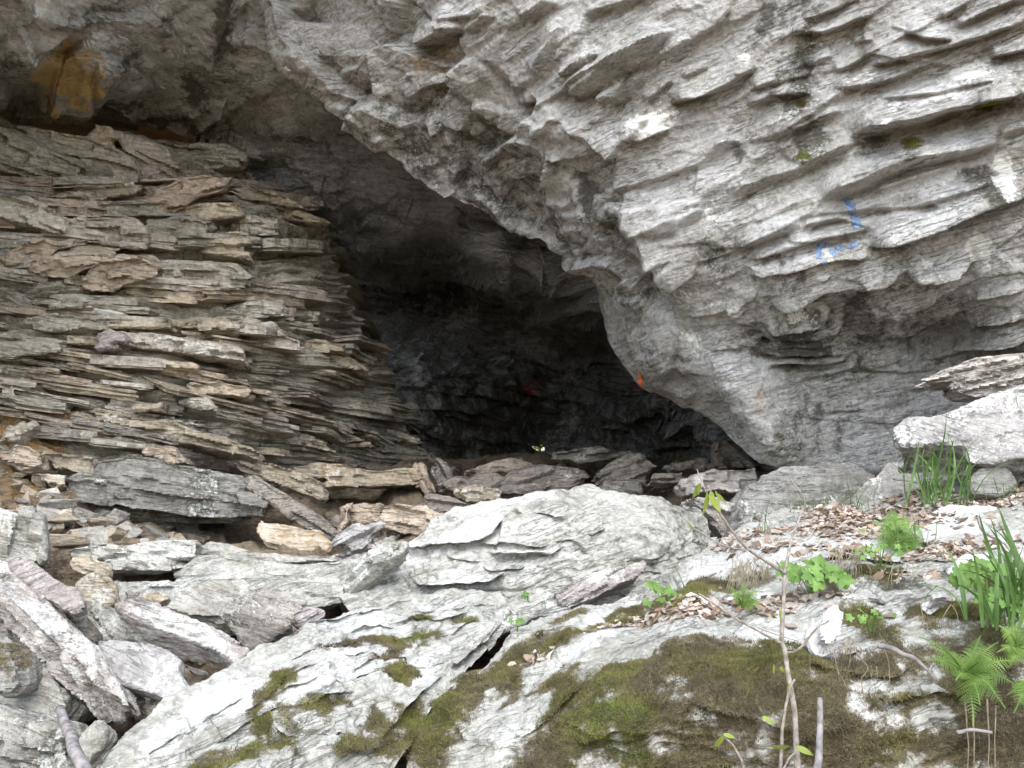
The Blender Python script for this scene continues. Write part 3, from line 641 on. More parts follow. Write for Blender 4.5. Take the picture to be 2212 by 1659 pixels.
def hill():
    # profile rows from the front brow up over the cave and down behind, swept along x, with end walls
    xs = np.concatenate([np.linspace(-30, -7, 8), np.linspace(-6, 6, 41), np.linspace(7, 30, 8)])
    prof = [(5.7, 4.75), (5.9, 5.2), (6.4, 5.8), (7.5, 6.6), (10, 7.4), (13, 7.2), (14.6, 5.5), (15.2, 3.0), (15.4, 1.9), (15.4, 1.0), (15.5, -0.8)]
    V = np.array([[(x, y, z) for (y, z) in prof] for x in xs], float)
    n = fbm(V[..., 0] / 1.7, V[..., 1] / 1.7, V[..., 2] / 1.7, 3, 81)
    V[..., 2] += 0.25 * n * (np.arange(len(prof)) > 1); V[..., 1] += 0.1 * n
    # the flanks left and right of the cave mouth: the brow drops to the ground
    idx = np.arange(len(xs) * len(prof)).reshape(len(xs), -1)
    q = np.stack([idx[:-1, :-1], idx[1:, :-1], idx[1:, 1:], idx[:-1, 1:]], -1).reshape(-1, 4)
    # a passage through the back of the hill, behind the chink in the cave
    c = V.reshape(-1, 3)[q].mean(1)
    q = q[~((np.abs(c[:, 0] - 0.40) < 0.8) & (c[:, 1] > 15.0) & (c[:, 2] > 0.6) & (c[:, 2] < 2.6))]
    Vf = V.reshape(-1, 3); extra = []; eq = []
    base = len(Vf)
    for sx in (-1, 1):
        for x0, x1 in ((3.3, 6.0), (6.0, 14.0), (14.0, 30.0)):
            for k in range(6):
                z0, z1 = -0.8 + k * 0.85, -0.8 + (k + 1) * 0.85
                y0 = 5.25 - 0.05 * k
                i = base + len(extra)
                extra += [(sx * x0, y0, z0), (sx * x1, y0 - .3, z0), (sx * x1, y0 - .35, z1), (sx * x0, y0 - .05, z1)]; eq.append((i, i + 1, i + 2, i + 3))
    me = mesh_np('hillside', np.vstack([Vf, np.array(extra)]), np.vstack([q, np.array(eq)]))
    o = link('hillside', me, M['cliff']); tag(o, 'wooded hill of grey rock that holds the cave', kind='structure')
hill()

# ================================================================== FOREGROUND ROCK MASSES
def bed_ab(PX, PY, slope):
    return PX - slope * PY, -(PY + slope * PX)

def rock_disp(ang, th=0.07, ln=0.3, amp=0.03, fac=0.02, seed=100, led=(), lean=-0.3):
    """bedding laid in the rock itself: ang is its dip seen from the front (degrees, rising right)"""
    nb = np.array([-math.sin(R(ang)), lean, math.cos(R(ang))]); nb /= np.linalg.norm(nb)
    e1 = np.cross([0, 1.0, 0], nb); e1 /= np.linalg.norm(e1); e2 = np.cross(nb, e1)
    def f(PX, PY, G):
        n = grid_normals(blur(G, 3))
        W = G + 0.05 * np.stack([fbm(G[..., 0] * 3, G[..., 1] * 3, G[..., 2] * 3, 3, seed + 20 + k) for k in range(3)], -1)
        c, l1, l2 = W @ nb, W @ e1, W @ e2
        ed = np.clip(1.05 - np.abs(n @ nb), 0.12, 1)
        def lay(t, l, sd):
            bw = c / t; k = np.floor(bw); fr = bw - k
            q = vnoise(l1 / l, l2 / l, k * 5.31, sd) + .5 * vnoise(l1 / l * 3.1, l2 / l * 3.1, k * 7.7, sd + 1)
            return 0.6 * np.tanh(3 * q) + 0.6 * (0.5 - fr)
        h = 0.045 * fbm(G[..., 0] * 1.7, G[..., 1] * 1.7, G[..., 2] * 1.7, 3, seed)
        h += ed * amp * (lay(th, ln, seed + 1) + .45 * lay(th * .4, ln * .6, seed + 3) + .2 * lay(th * .17, ln * .4, seed + 5))
        h += fac * facets(l1 / .24, l2 / .16 + c / .14, seed + 7, .8) + fac * .4 * facets(l1 / .09, l2 / .07 + c / .06, seed + 9, .8)
        return blur(h, 1) + 0.006 * fbm(G[..., 0] * 24, G[..., 1] * 24, G[..., 2] * 24, 3, seed + 11)
    return f

# ---- pale slope of rock running down to the left
ridgeU = [(120, 1760), (186, 1664), (250, 1590), (315, 1550), (358, 1516), (412, 1491), (498, 1437), (537, 1412), (616, 1373), (662, 1333), (737, 1300), (830, 1287), (992, 1272), (1078, 1278), (1095, 1300), (1112, 1330)]
ridgeL = [(110, 1950), (230, 1950), (350, 1950), (450, 1950), (540, 1920), (620, 1880), (690, 1820), (750, 1760), (800, 1710), (850, 1660), (890, 1600), (930, 1540), (970, 1500), (1010, 1450), (1060, 1410), (1110, 1360)]
ridge_depth = [(120, 1760, 2.9), (186, 1664, 3.1), (315, 1550, 3.33), (412, 1491, 3.5), (616, 1373, 3.82), (737, 1300, 4.08), (992, 1272, 4.4), (1080, 1280, 4.4), (450, 1950, 2.6), (690, 1820, 2.9), (850, 1660, 3.25), (970, 1500, 3.65), (1060, 1410, 4.0), (600, 1550, 3.4), (800, 1430, 3.75), (350, 1700, 2.98), (110, 1950, 2.55)]
ridge_led = [(Z(8, [(100, 1070), (300, 1000), (600, 1010), (700, 1040)]), .05, 14), (Z(8, [(0, 1160), (250, 1100), (540, 1110)]), .05, 14), (Z(7, [(1450, 1330), (1600, 1250), (1760, 1170), (1950, 1130)]), .05, 16), (Z(7, [(1750, 1000), (1900, 930), (2100, 880)]), .05, 16), (Z(7, [(1150, 1420), (1300, 1320), (1500, 1240)]), .05, 16), (Z(8, [(0, 790), (200, 740), (450, 780)]), .05, 14), (Z(7, [(900, 1560), (1150, 1430), (1250, 1350)]), .05, 16), (Z(8, [(640, 880), (800, 800), (960, 780)]), .05, 14), (Z(8, [(0, 1600), (290, 1450), (330, 1380), (560, 1150), (690, 1100)]), .14, 40), (Z(8, [(720, 1040), (760, 1000), (940, 890), (1060, 720)]), .10, 26), (Z(8, [(0, 930), (300, 840), (560, 850)]), .06, 20), (Z(8, [(60, 990), (240, 970), (350, 1000)]), .04, 14),
             (Z(7, [(1300, 1500), (1700, 1280), (2150, 1250)]), .06, 20), (Z(7, [(1600, 1240), (1800, 1060), (2000, 1000)]), .05, 18), (Z(7, [(1650, 1450), (1900, 1470), (2212, 1420)]), .05, 18), (Z(7, [(1280, 1230), (1270, 1120), (1400, 1040)]), .04, 14), (Z(8, [(280, 720), (520, 760), (840, 740)]), .05, 16), (Z(8, [(470, 690), (700, 700), (1000, 680)]), .04, 14)]
ridge_blobs = [(605, 1470, 50, 26, -35, 0, 1), (680, 1534, 90, 28, -10, 0, 1), (558, 1577, 30, 44, 0, 0, 1.1), (737, 1387, 70, 20, -15, 0, .95), (800, 1380, 90, 20, -15, 0, .95), (900, 1375, 85, 24, -5, 0, .95), (863, 1453, 52, 15, -10, 0, 1), (910, 1330, 60, 13, 5, 0, .8), (734, 1527, 50, 22, 0, 0, .9),
               (817, 1530, 34, 26, -20, 0, .9), (560, 1630, 160, 30, -10, 0, .7), (770, 1595, 100, 24, -20, 0, .7), (1000, 1345, 50, 14, 0, 0, .6), (450, 1640, 80, 20, 0, 1, .6), (650, 1600, 220, 40, -15, 1, .5), (700, 1560, 60, 30, 0, 0, .7), (830, 1420, 40, 12, -15, 0, .8), (870, 1500, 40, 14, -25, 0, .8), (640, 1440, 40, 10, -30, 0, .6),
               (500, 1500, 160, 60, -35, 2, .8), (800, 1320, 200, 40, 0, 2, .7), (900, 1440, 120, 40, -20, 2, .9), (400, 1570, 150, 40, -35, 2, .8), (700, 1480, 120, 30, -20, 2, .7), (880, 1560, 90, 60, -60, 0, 1.0), (1010, 1420, 50, 14, -35, 1, .6)]
pale_skirt = [(0, .03, 0), (0, .09, -.02), (0, .2, -.08), (0, .4, -.25), (0, .7, -.6)]
ridge = make_sheet('rock_slope', ridgeL, ridgeU, 470, 230, ridge_depth, rock_disp(24, .075, .35, .032, .018, 100, ridge_led), M['pale'], lambda PX, PY, G, N: blobs(PX, PY, ridge_blobs, 6, .5, G), skirtU=pale_skirt, shelves=[(p, a * 1.1, w * .8) for p, a, w in ridge_led])
tag(ridge.obj, 'long white lichened rock slope with moss streaks running down to the lower left', 'rock')

# ---- mossy outcrop that fills the lower right
outU = [(830, 1800), (880, 1680), (905, 1600), (922, 1500), (985, 1462), (1060, 1415), (1110, 1352), (1165, 1325), (1240, 1310), (1340, 1288), (1420, 1253), (1500, 1208), (1570, 1168), (1640, 1132), (1760, 1095), (1860, 1072), (1960, 1050), (2080, 1032), (2230, 1012), (2900, 960)]
outL = [(760, 1960), (850, 1960), (940, 1960), (1020, 1960), (1100, 1960), (1180, 1960), (1260, 1960), (1340, 1960), (1420, 1960), (1500, 1960), (1590, 1960), (1680, 1960), (1770, 1960), (1860, 1960), (1950, 1960), (2050, 1960), (2150, 1960), (2270, 1960), (2420, 1960), (2950, 1960)]
out_depth = [(760, 1960, 3.0), (1100, 1960, 2.9), (1600, 1960, 2.75), (2200, 1960, 2.65), (2950, 1960, 2.45), (2700, 1400, 3.0), (2700, 1150, 4.0), (880, 1680, 3.35), (922, 1500, 3.65), (985, 1462, 3.75), (1060, 1415, 3.85), (1110, 1352, 4.05), (1240, 1310, 4.2), (1420, 1253, 4.5), (1570, 1168, 4.95), (1760, 1095, 5.25), (1960, 1050, 5.3), (2230, 1012, 5.1), (2520, 985, 4.9), (2900, 960, 4.7),
             (1000, 1659, 3.2), (1100, 1560, 3.28), (1300, 1659, 3.08), (1600, 1659, 2.98), (2000, 1659, 2.9), (2212, 1659, 2.85), (1150, 1460, 3.5), (1300, 1440, 3.3), (1500, 1410, 3.22), (1700, 1410, 3.15), (1900, 1410, 3.1), (2150, 1420, 3.05),
             (1200, 1380, 3.8), (1400, 1350, 3.75), (1560, 1335, 3.65), (1720, 1330, 3.6), (1900, 1330, 3.45), (2100, 1310, 3.35), (1480, 1262, 3.95), (1600, 1230, 4.0), (1750, 1225, 3.9), (1900, 1215, 3.85), (2100, 1200, 3.8), (1620, 1170, 4.4), (1800, 1130, 4.5), (2000, 1110, 4.5), (2200, 1090, 4.4)]
out_led = [([(1130, 1590), (1180, 1530), (1260, 1458), (1400, 1422), (1527, 1402), (1692, 1412), (1778, 1405), (1921, 1402)], .09, 34), ([(1420, 1282), (1510, 1242), (1617, 1204), (1706, 1210), (1850, 1188), (2000, 1192), (2136, 1182)], .12, 30),
           ([(1960, 1330), (2040, 1318), (2130, 1326)], .12, 30), ([(1870, 1305), (1930, 1300), (1990, 1320)], .05, 14), ([(1860, 1240), (1960, 1222), (2060, 1216)], .10, 24), ([(1040, 1480), (1100, 1440), (1180, 1400)], .05, 18), ([(1180, 1400), (1300, 1365), (1460, 1350)], .05, 14),
           ([(1500, 1525), (1620, 1545), (1720, 1575)], .04, 22), ([(1740, 1460), (1850, 1450), (1960, 1440)], .07, 24), ([(1900, 1500), (2000, 1480), (2080, 1490)], .06, 20), ([(1250, 1600), (1330, 1570), (1430, 1580)], .04, 20), ([(1600, 1130), (1750, 1100), (1900, 1090)], .03, 14), ([(1560, 1180), (1700, 1150), (1900, 1130), (2100, 1120)], .03, 12)]
out_moss = [(2050, 1600, 260, 70, 0, 0, .85), (1850, 1620, 200, 50, 0, 0, .75), (2150, 1420, 120, 60, 0, 0, 1.0), (1980, 1430, 90, 60, 0, 0, .9), (1500, 1640, 250, 40, 0, 0, .9), (1650, 1500, 200, 60, 0, 0, 1.0), (1720, 1440, 120, 40, 0, 0, .9), (1330, 1470, 230, 60, -12, 0, 1.1), (1600, 1470, 240, 70, 3, 0, 1.1), (1450, 1560, 300, 80, 8, 0, 1.0), (1250, 1600, 190, 50, -25, 0, .9), (1850, 1440, 160, 50, 0, 0, 1.15), (1960, 1500, 130, 60, 0, 0, 1.1), (2030, 1330, 100, 50, 0, 0, 1.15), (2150, 1500, 140, 110, 0, 0, 1.0), (2080, 1420, 140, 60, 0, 0, .9), (1760, 1590, 260, 60, 0, 0, .75),
            (1090, 1440, 130, 34, -35, 0, 1.1), (1180, 1395, 120, 28, -25, 0, 1.0), (1290, 1355, 80, 18, -20, 0, .85), (950, 1560, 60, 130, 15, 0, 1.2), (1010, 1500, 70, 50, -40, 0, 1.1), (1500, 1290, 110, 40, -25, 0, 1.1), (1340, 1330, 70, 24, -20, 0, 1.05), (1560, 1270, 70, 40, 0, 0, 1.0), (1760, 1255, 120, 32, 0, 0, .8),
            (1890, 1235, 60, 26, 0, 0, 1.1), (1870, 1330, 50, 60, -30, 0, 1.05), (1930, 1390, 80, 40, 0, 0, .9), (1650, 1240, 120, 26, 0, 1, .8), (1950, 1270, 100, 50, 0, 1, .9), (2100, 1230, 80, 30, 0, 1, .9), (2100, 1600, 200, 80, 0, 1, .7), (1420, 1295, 60, 14, -25, 0, .8), (1230, 1330, 60, 12, -20, 0, .6),
            (1450, 1480, 260, 60, 0, 1, .5), (1300, 1540, 200, 50, -20, 1, .5), (1650, 1560, 120, 40, 0, 1, .5), (1480, 1290, 90, 30, -25, 1, .6), (2150, 1290, 80, 60, 0, 0, .8), (1250, 1285, 30, 8, -20, 0, .6),
            # bare pale patches
            (1100, 1580, 130, 30, -50, 2, 1.0), (1230, 1420, 160, 16, -25, 2, 1.0), (1530, 1230, 150, 34, -28, 2, 1.0), (1640, 1380, 110, 26, 0, 2, 1.0), (1420, 1600, 60, 50, 60, 2, 1.1), (1860, 1530, 90, 50, 20, 2, .9), (1660, 1560, 40, 60, 0, 2, .7), (1930, 1560, 70, 50, 0, 2, .8), (1250, 1640, 120, 30, 10, 2, .9), (1750, 1180, 200, 20, -8, 2, .9),
            (2050, 1140, 120, 24, -5, 2, .9), (1330, 1310, 120, 16, -20, 2, .9), (1660, 1110, 80, 12, -25, 2, .7)]
def out_masks(PX, PY, G, N):
    m = blobs(PX, PY, out_moss, 7, .5, G)
    m[..., 0] *= 1 - 0.8 * np.clip(blobs(PX, PY, [(1420, 1600, 44, 34, 60, 0, 1), (1660, 1560, 30, 50, 0, 0, 1), (1860, 1530, 70, 36, 20, 0, .9), (1640, 1372, 80, 18, 0, 0, 1), (1380, 1390, 200, 14, -14, 0, 1), (1930, 1560, 60, 34, 0, 0, .9), (1270, 1650, 90, 20, 10, 0, 1), (1100, 1580, 120, 22, -50, 0, 1), (1540, 1550, 24, 18, 0, 0, .9)], 8, .5, G)[..., 0], 0, 1)
    m[..., 2] *= (m[..., 0] < 0.42)
    m[..., 0] = np.clip(m[..., 0] * 1.0 + .24 * smooth01(PY, 1420, 1500) * smooth01(PX, 1050, 1200), 0, 1)
    return m
def out_disp(PX, PY, G):
    h = rock_disp(14, .07, .35, .026, .018, 120, out_led)(PX, PY, G)
    m = blobs(PX, PY, [b for b in out_moss if b[5] == 0], 7, .5, G)[..., 0]
    return h * (1 - .35 * np.clip(m, 0, 1)) + np.clip(m, 0, 1) * (0.010 + 0.012 * fbm(G[..., 0] * 14, G[..., 1] * 14, G[..., 2] * 14, 4, 131))
outcrop = make_sheet('mossy_outcrop', outL, outU, 620, 330, out_depth, out_disp, M['pale'], out_masks, skirtU=pale_skirt, shelves=[(p, a, w) for p, a, w in out_led])
tag(outcrop.obj, 'broad mossy rock outcrop with bare white patches filling the lower right', 'rock')

# ---- white boulder in the middle
bouU = [(738, 1306), (800, 1248), (863, 1203), (905, 1148), (963, 1108), (1042, 1081), (1115, 1068), (1185, 1065), (1275, 1052), (1347, 1070), (1454, 1083), (1512, 1095), (1536, 1125), (1542, 1190)]
bouL = [(770, 1345), (830, 1345), (900, 1345), (960, 1345), (1020, 1345), (1080, 1345), (1150, 1345), (1220, 1340), (1290, 1330), (1350, 1320), (1420, 1300), (1480, 1280), (1520, 1260), (1560, 1230)]
bou_depth = [(738, 1306, 5.0), (863, 1203, 5.2), (963, 1108, 5.45), (1115, 1068, 5.6), (1275, 1052, 5.65), (1454, 1083, 5.65), (1542, 1190, 5.55), (800, 1345, 4.9), (1020, 1345, 4.85), (1220, 1340, 4.85), (1420, 1300, 5.0), (1560, 1230, 5.35), (1100, 1200, 5.0), (1300, 1180, 5.02), (1000, 1200, 5.08), (1450, 1170, 5.15), (1200, 1110, 5.17), (1020, 1140, 5.2), (1380, 1110, 5.25), (1200, 1085, 5.3)]
bou_led = [(Z(8, p), a, w) for p, a, w in [([(300, 300), (650, 310), (850, 280), (960, 240), (1030, 200), (1080, 150)], .09, 26), ([(880, 310), (1250, 300), (1320, 270)], .06, 18), ([(940, 360), (1200, 350), (1330, 340), (1400, 300)], .06, 16), ([(900, 420), (1150, 440)], .05, 14), ([(520, 570), (560, 530), (700, 522), (860, 492), (1020, 480)], .12, 26),
           ([(1540, 245), (1640, 220)], .05, 12), ([(1760, 95), (1870, 95)], .04, 12), ([(1080, 150), (1250, 130), (1420, 145)], .04, 14), ([(690, 400), (900, 400)], .04, 14), ([(640, 580), (1000, 560)], .03, 12), ([(1320, 270), (1440, 260), (1540, 340), (1500, 380)], .03, 16)]]
boulder = make_sheet('boulder', bouL, bouU, 420, 210, bou_depth, rock_disp(2, .085, .4, .03, .020, 140, bou_led), M['pale'],
                     lambda PX, PY, G, N: blobs(PX, PY, [(1440, 1150, 110, 90, 0, 1, .35), (1000, 1150, 160, 50, -20, 2, .8), (1100, 1090, 160, 26, -8, 2, .9), (1000, 1240, 180, 30, 0, 2, .7), (860, 1260, 60, 30, 0, 1, .3), (1150, 1180, 160, 30, 0, 2, .5), (1180, 1150, 60, 10, 0, 3, .3)], 9, .5, G), skirtU=pale_skirt, shelves=[(p, a * 1.5, w * .8) for p, a, w in bou_led])
tag(boulder.obj, 'big white rounded boulder with split ledges in front of the cave floor', 'boulder')

# ================================================================== LOOSE ROCKS (traced, thick, laminated)
ROCKS = []
def prism_geo(poly, Y, tilt=0.0, side=0.0, T=0.2, shrink=0.93):
    p = np.asarray(poly, float); c = p.mean(0)
    d = Y + (-(tilt) * (p[:, 1] - c[1]) + side * (p[:, 0] - c[0])) * Y / F
    f = P(p[:, 0], p[:, 1], d)
    ctr = f.mean(0)
    u, s, vt = np.linalg.svd(f - ctr); n = vt[2]
    if np.dot(n, ctr - CAM) < 0: n = -n
    b = ctr + (f - ctr) * shrink + n * T
    return f, b, n
def rock(name, polys, mat, label=None, cat='rock', Y=5.0, tilt=0.2, side=0.0, T=0.2, bed='face', th=0.03, amp=0.012, lich=0.3, voxel=0.010, parent=None, group=None, seed=None, ochre=0.0, stain=0.0, moss=0.0):
    """polys: one outline, or a list of (outline, Y, tilt, side, T) whose union is the stone"""
    if not isinstance(polys[0][0], (list, tuple)): polys = [(polys, Y, tilt, side, T)]
    me = bpy.data.meshes.new(name); bm = bmesh.new(); n0 = None; allv = []
    for pl, y, ti, si, t in polys:
        f, b, n = prism_geo(pl, y, ti, si, t)
        if n0 is None: n0 = n
        vf = [bm.verts.new(v) for v in f]; vb = [bm.verts.new(v) for v in b]; k = len(vf)
        faces = [bm.faces.new(vf), bm.faces.new(vb[::-1])] + [bm.faces.new((vf[i], vb[i], vb[(i + 1) % k], vf[(i + 1) % k])) for i in range(k)]
        bmesh.ops.triangulate(bm, faces=faces[:2]); allv.append(f)
    bmesh.ops.recalc_face_normals(bm, faces=bm.faces)
    bm.to_mesh(me); bm.free()
    o = link(name, me, mat, parent)
    md = o.modifiers.new('solid', 'REMESH'); md.mode = 'VOXEL'; md.voxel_size = voxel; md.adaptivity = 0
    if bed != 'face': n0 = np.array([-math.sin(R(bed)), -0.12, math.cos(R(bed))]); n0 = n0 / np.linalg.norm(n0)
    th, amp, lich = (th, amp * 1.4, lich * .62) if bed == 'face' else (th * 1.35, amp * 1.7, lich * .62)
    ROCKS.append((o, mat, n0, th, amp, lich, seed if seed is not None else 200 + len(ROCKS) * 7, ochre, stain, moss))
    if label: tag(o, label, cat, group)
    return o
def rough_verts(co, N, n0, th, amp, seed):
    e1 = np.cross(n0, [0.3, 0.9, 0.2]); e1 /= np.linalg.norm(e1); e2 = np.cross(n0, e1)
    c, l1, l2 = co @ n0, co @ e1, co @ e2
    bw = c / th + 0.5 * vnoise(l1 * 3, l2 * 3, c * 8, seed); k = np.floor(bw)
    n = vnoise(l1 * 4.5, l2 * 4.5, k * 5.31, seed + 1) + 0.5 * vnoise(l1 * 15, l2 * 15, k * 7.7, seed + 2)
    ed = np.clip(1.1 - np.abs(N @ n0) * 1.15, 0, 1)
    h = amp * ed * np.tanh(5 * n) * 1.1 + 0.25 * amp * fbm(co[:, 0] * 9, co[:, 1] * 9, co[:, 2] * 9, 3, seed + 3) + 0.008 * fbm(co[:, 0] * 3, co[:, 1] * 3, co[:, 2] * 3, 2, seed + 4)
    # broad conchoidal chips and thin flakes on the open face
    fl = strata(l1 * 400, l2 * 400, 40, 90, seed + 5)
    h += (1 - ed) * amp * 0.45 * fl
    h += 0.0025 * vnoise(co[:, 0] * 70, co[:, 1] * 70, co[:, 2] * 70, seed + 6)
    return co + N * h[:, None]
def finish_rocks():
    dg = bpy.context.evaluated_depsgraph_get(); dg.update()
    for o, mat, n0, th, amp, lich, seed, ochre, stain, moss in ROCKS:
        me = bpy.data.meshes.new_from_object(o.evaluated_get(dg)); old = o.data
        o.modifiers.clear(); o.data = me; me.name = old.name; bpy.data.meshes.remove(old)
        nv = len(me.vertices); co = np.empty(nv * 3, np.float32); nr = np.empty(nv * 3, np.float32)
        me.vertices.foreach_get('co', co); me.vertex_normals.foreach_get('vector', nr)
        co = co.reshape(-1, 3).astype(float); nr = nr.reshape(-1, 3).astype(float)
        c2 = rough_verts(co, nr, n0, th, amp, seed)
        me.vertices.foreach_set('co', c2.astype(np.float32).ravel())
        me.polygons.foreach_set('use_smooth', np.full(len(me.polygons), True)); me.update(); me.set_sharp_from_angle(angle=math.radians(26))
        m = np.zeros((nv, 4)); up = smooth01(nr[:, 2], -0.2, 0.5)
        pn = fbm(co[:, 0] * 5, co[:, 1] * 5, co[:, 2] * 5, 3, seed + 8)
        m[:, 2] = np.clip(lich * (0.25 + 0.75 * up) + 0.35 * pn * (lich > 0), 0, 1) * (lich > 0)
        m[:, 3] = np.clip(ochre + 0.4 * pn, 0, 1) * (ochre > 0); m[:, 1] = np.clip(stain + 0.4 * pn, 0, 1) * (stain > 0)
        m[:, 0] = np.clip(moss + 0.7 * pn, 0, 1) * (moss > 0)
        set_mask(me, m)
        if not me.materials: me.materials.append(mat)
    ROCKS.clear()

# ---- boulders under the tip of the cliff, and the pinkish slab and log at right
rock('boulder', [(1600, 1150), (1608, 1085), (1640, 1025), (1690, 1006), (1760, 1003), (1840, 1004), (1890, 1030), (1880, 1075), (1852, 1100), (1860, 1160), (1800, 1180), (1660, 1190)], M['boulder'], 'smooth grey boulder wedged under the tip of the cliff', 'boulder', Y=5.55, tilt=.35, side=.1, T=.7, lich=.25, amp=.014, th=.12, voxel=.011)
rock('boulder', [(1848, 1075), (1880, 1035), (1920, 1000), (1960, 990), (2080, 985), (2110, 1010), (2090, 1060), (1990, 1100), (1900, 1120), (1850, 1110)], M['boulder'], 'smaller grey boulder behind the tall grass tuft', 'boulder', Y=5.35, tilt=.4, side=-.15, T=.5, lich=.25, amp=.014, th=.12, voxel=.011)
rock('slab', [(1936, 925), (1955, 905), (2040, 888), (2130, 855), (2215, 828), (2620, 770), (2640, 960), (2215, 985), (2150, 1000), (2096, 1000), (2080, 965), (2010, 962), (1945, 962)], M['lilac'], 'pinkish white slab jutting in from the right edge above the grass tuft', 'slab', Y=4.75, tilt=.45, side=-.25, T=.3, lich=.6, bed=14, amp=.012, stain=.32, th=.05, voxel=.009)
rock('stone', [(2100, 1040), (2125, 1016), (2170, 1014), (2190, 1040), (2160, 1062), (2110, 1060)], M['boulder'], 'rounded grey stone lying in dry leaves below the pinkish slab', 'stone', Y=4.7, tilt=.5, T=.2, lich=.3)
# ---- stones on the outcrop
rock('slab', [(2022, 1096), (2050, 1090), (2150, 1094), (2138, 1116), (2085, 1132), (2024, 1116)], M['white'], 'flat white slab with a brown broken edge lying in leaf litter', 'slab', Y=4.35, tilt=1.3, T=.10, lich=.2, ochre=.15)
rock('slab', [(1985, 1140), (2010, 1128), (2060, 1122), (2090, 1136), (2050, 1148), (1990, 1150)], M['white'], 'low white slab half buried just below the flat white slab', 'slab', Y=4.2, tilt=1.5, T=.08, lich=.2)
rock('stone', [(1774, 1345), (1790, 1330), (1806, 1312), (1820, 1330), (1822, 1368), (1788, 1384)], M['white'], 'bright white angular stone standing on the mossy ledge beside the sapling', 'stone', Y=3.02, tilt=.7, side=.2, T=.16, lich=0, voxel=.007)
rock('stone', [(1930, 1250), (1945, 1245), (1948, 1262), (1934, 1266)], M['pink'], 'tiny pale stone stuck in the bank right of the round-leaved plant', 'stone', Y=3.6, T=.05, lich=0, voxel=.006)
rock('stone', [(2003, 1283), (2030, 1268), (2058, 1272), (2050, 1286), (2020, 1296)], M['white'], 'white pebble on top of the mossy hump', 'stone', Y=3.25, tilt=.8, T=.08, lich=0, voxel=.007)
rock('stone', [(2056, 1236), (2090, 1204), (2140, 1204), (2150, 1216), (2110, 1228), (2070, 1240)], M['white'], 'long white stone in the bank beside the broad grass leaves', 'stone', Y=3.7, tilt=.6, T=.1, lich=0, voxel=.008)
# ---- around the white boulder
rock('slab', Z(8, [(1330, 600), (1560, 480), (1870, 410), (1862, 490), (1720, 552), (1570, 640), (1420, 692), (1350, 640)]), M['pink'], 'pink wedge-shaped slab leaning against the white boulder', 'slab', Y=4.72, tilt=.35, side=.1, T=.16, lich=.15, bed=24, th=.022, amp=.012, voxel=.008)
rock('slab', [(Z(8, [(55, 650), (130, 560), (225, 465), (235, 425), (395, 372), (385, 400), (285, 530), (180, 620)]), 4.95, -1.0, .3, .12), (Z(8, [(203, 398), (300, 345), (440, 285), (470, 300), (400, 372), (235, 428)]), 4.97, 1.1, .2, .12)], M['slab'], 'thin tilted slab with dark underside at the left end of the white boulder', 'slab', lich=.5, voxel=.008)
rock('stone', Z(8, [(1040, 660), (1250, 600), (1400, 640), (1410, 690), (1200, 720), (1060, 800)]), M['pale'], 'small grey stone wedged between the white boulder and the mossy outcrop', 'stone', Y=4.7, tilt=.6, T=.15, lich=.5)
rock('slab', Z(8, [(720, 1010), (940, 880), (1060, 700), (1110, 720), (1100, 790), (960, 920), (880, 960), (730, 1060)]), M['slab'], 'grey edge slab sticking out between the white slope and the mossy outcrop', 'slab', Y=4.1, tilt=.3, side=.2, T=.12, lich=.4, bed=33, voxel=.008)
# ---- left foreground slabs
z7 = lambda p: Z(7, p)
rock('rock', z7([(-600, 60), (0, 105), (190, 105), (268, 150), (280, 300), (275, 400), (150, 440), (-600, 430)]), M['slab'], 'blue-grey upright rock block at the left edge below the ochre dirt', 'rock', Y=4.9, tilt=.15, side=.3, T=.35, bed=80, lich=.5, th=.05)
rock('slab', [(z7([(-120, 470), (0, 570), (200, 760), (400, 950), (640, 1190), (768, 1268), (740, 1390), (610, 1370), (380, 1150), (180, 950), (0, 765), (-120, 680)]), 3.95, .05, -.35, .14),
              (z7([(-120, 300), (0, 390), (60, 420), (250, 610), (430, 780), (610, 950), (720, 1130), (768, 1268), (640, 1195), (400, 955), (200, 765), (0, 575), (-120, 475)]), 4.08, .95, -.35, .13)], M['slab'], 'long laminated slab sloping down from the left edge with splintered lower end', 'slab', bed=-43, th=.026, amp=.014, lich=.7, voxel=.007)
rock('slab', z7([(560, 900), (640, 960), (780, 1140), (870, 1320), (820, 1350), (740, 1270), (640, 1060)]), M['slab'], 'narrow dark laminated slab tucked under the long laminated slab', 'slab', Y=4.12, tilt=.3, side=-.2, T=.14, bed=-55, th=.022, amp=.018, lich=.4, voxel=.008)
rock('slab', z7([(58, 408), (150, 420), (300, 530), (440, 590), (495, 690), (440, 712), (210, 570), (110, 470)]), M['pink'], 'thin pinkish white slab lying along the top of the long laminated slab', 'slab', Y=4.2, tilt=.6, side=-.2, T=.07, lich=.2, voxel=.007)
rock('stone', z7([(410, 720), (450, 705), (580, 850), (570, 890), (520, 880)]), M['brown'], 'short brown bar of stone below the thin pinkish slab', 'stone', Y=4.3, tilt=.3, T=.06, bed=-48, lich=.2, voxel=.007)
rock('slab', z7([(480, 640), (560, 630), (680, 690), (800, 800), (960, 940), (880, 960), (700, 900), (600, 900), (510, 780)]), M['slab'], 'grey lichen-spotted slab behind the lilac stone', 'slab', Y=4.45, tilt=.5, side=-.2, T=.15, bed=-35, lich=.6)
rock('stone', z7([(470, 560), (530, 510), (600, 480), (655, 560), (672, 655), (590, 660), (520, 640)]), M['tan'], 'tan triangular stone fragment standing above the grey lichen slab', 'stone', Y=4.55, tilt=.3, side=.1, T=.10, lich=.3, voxel=.008)
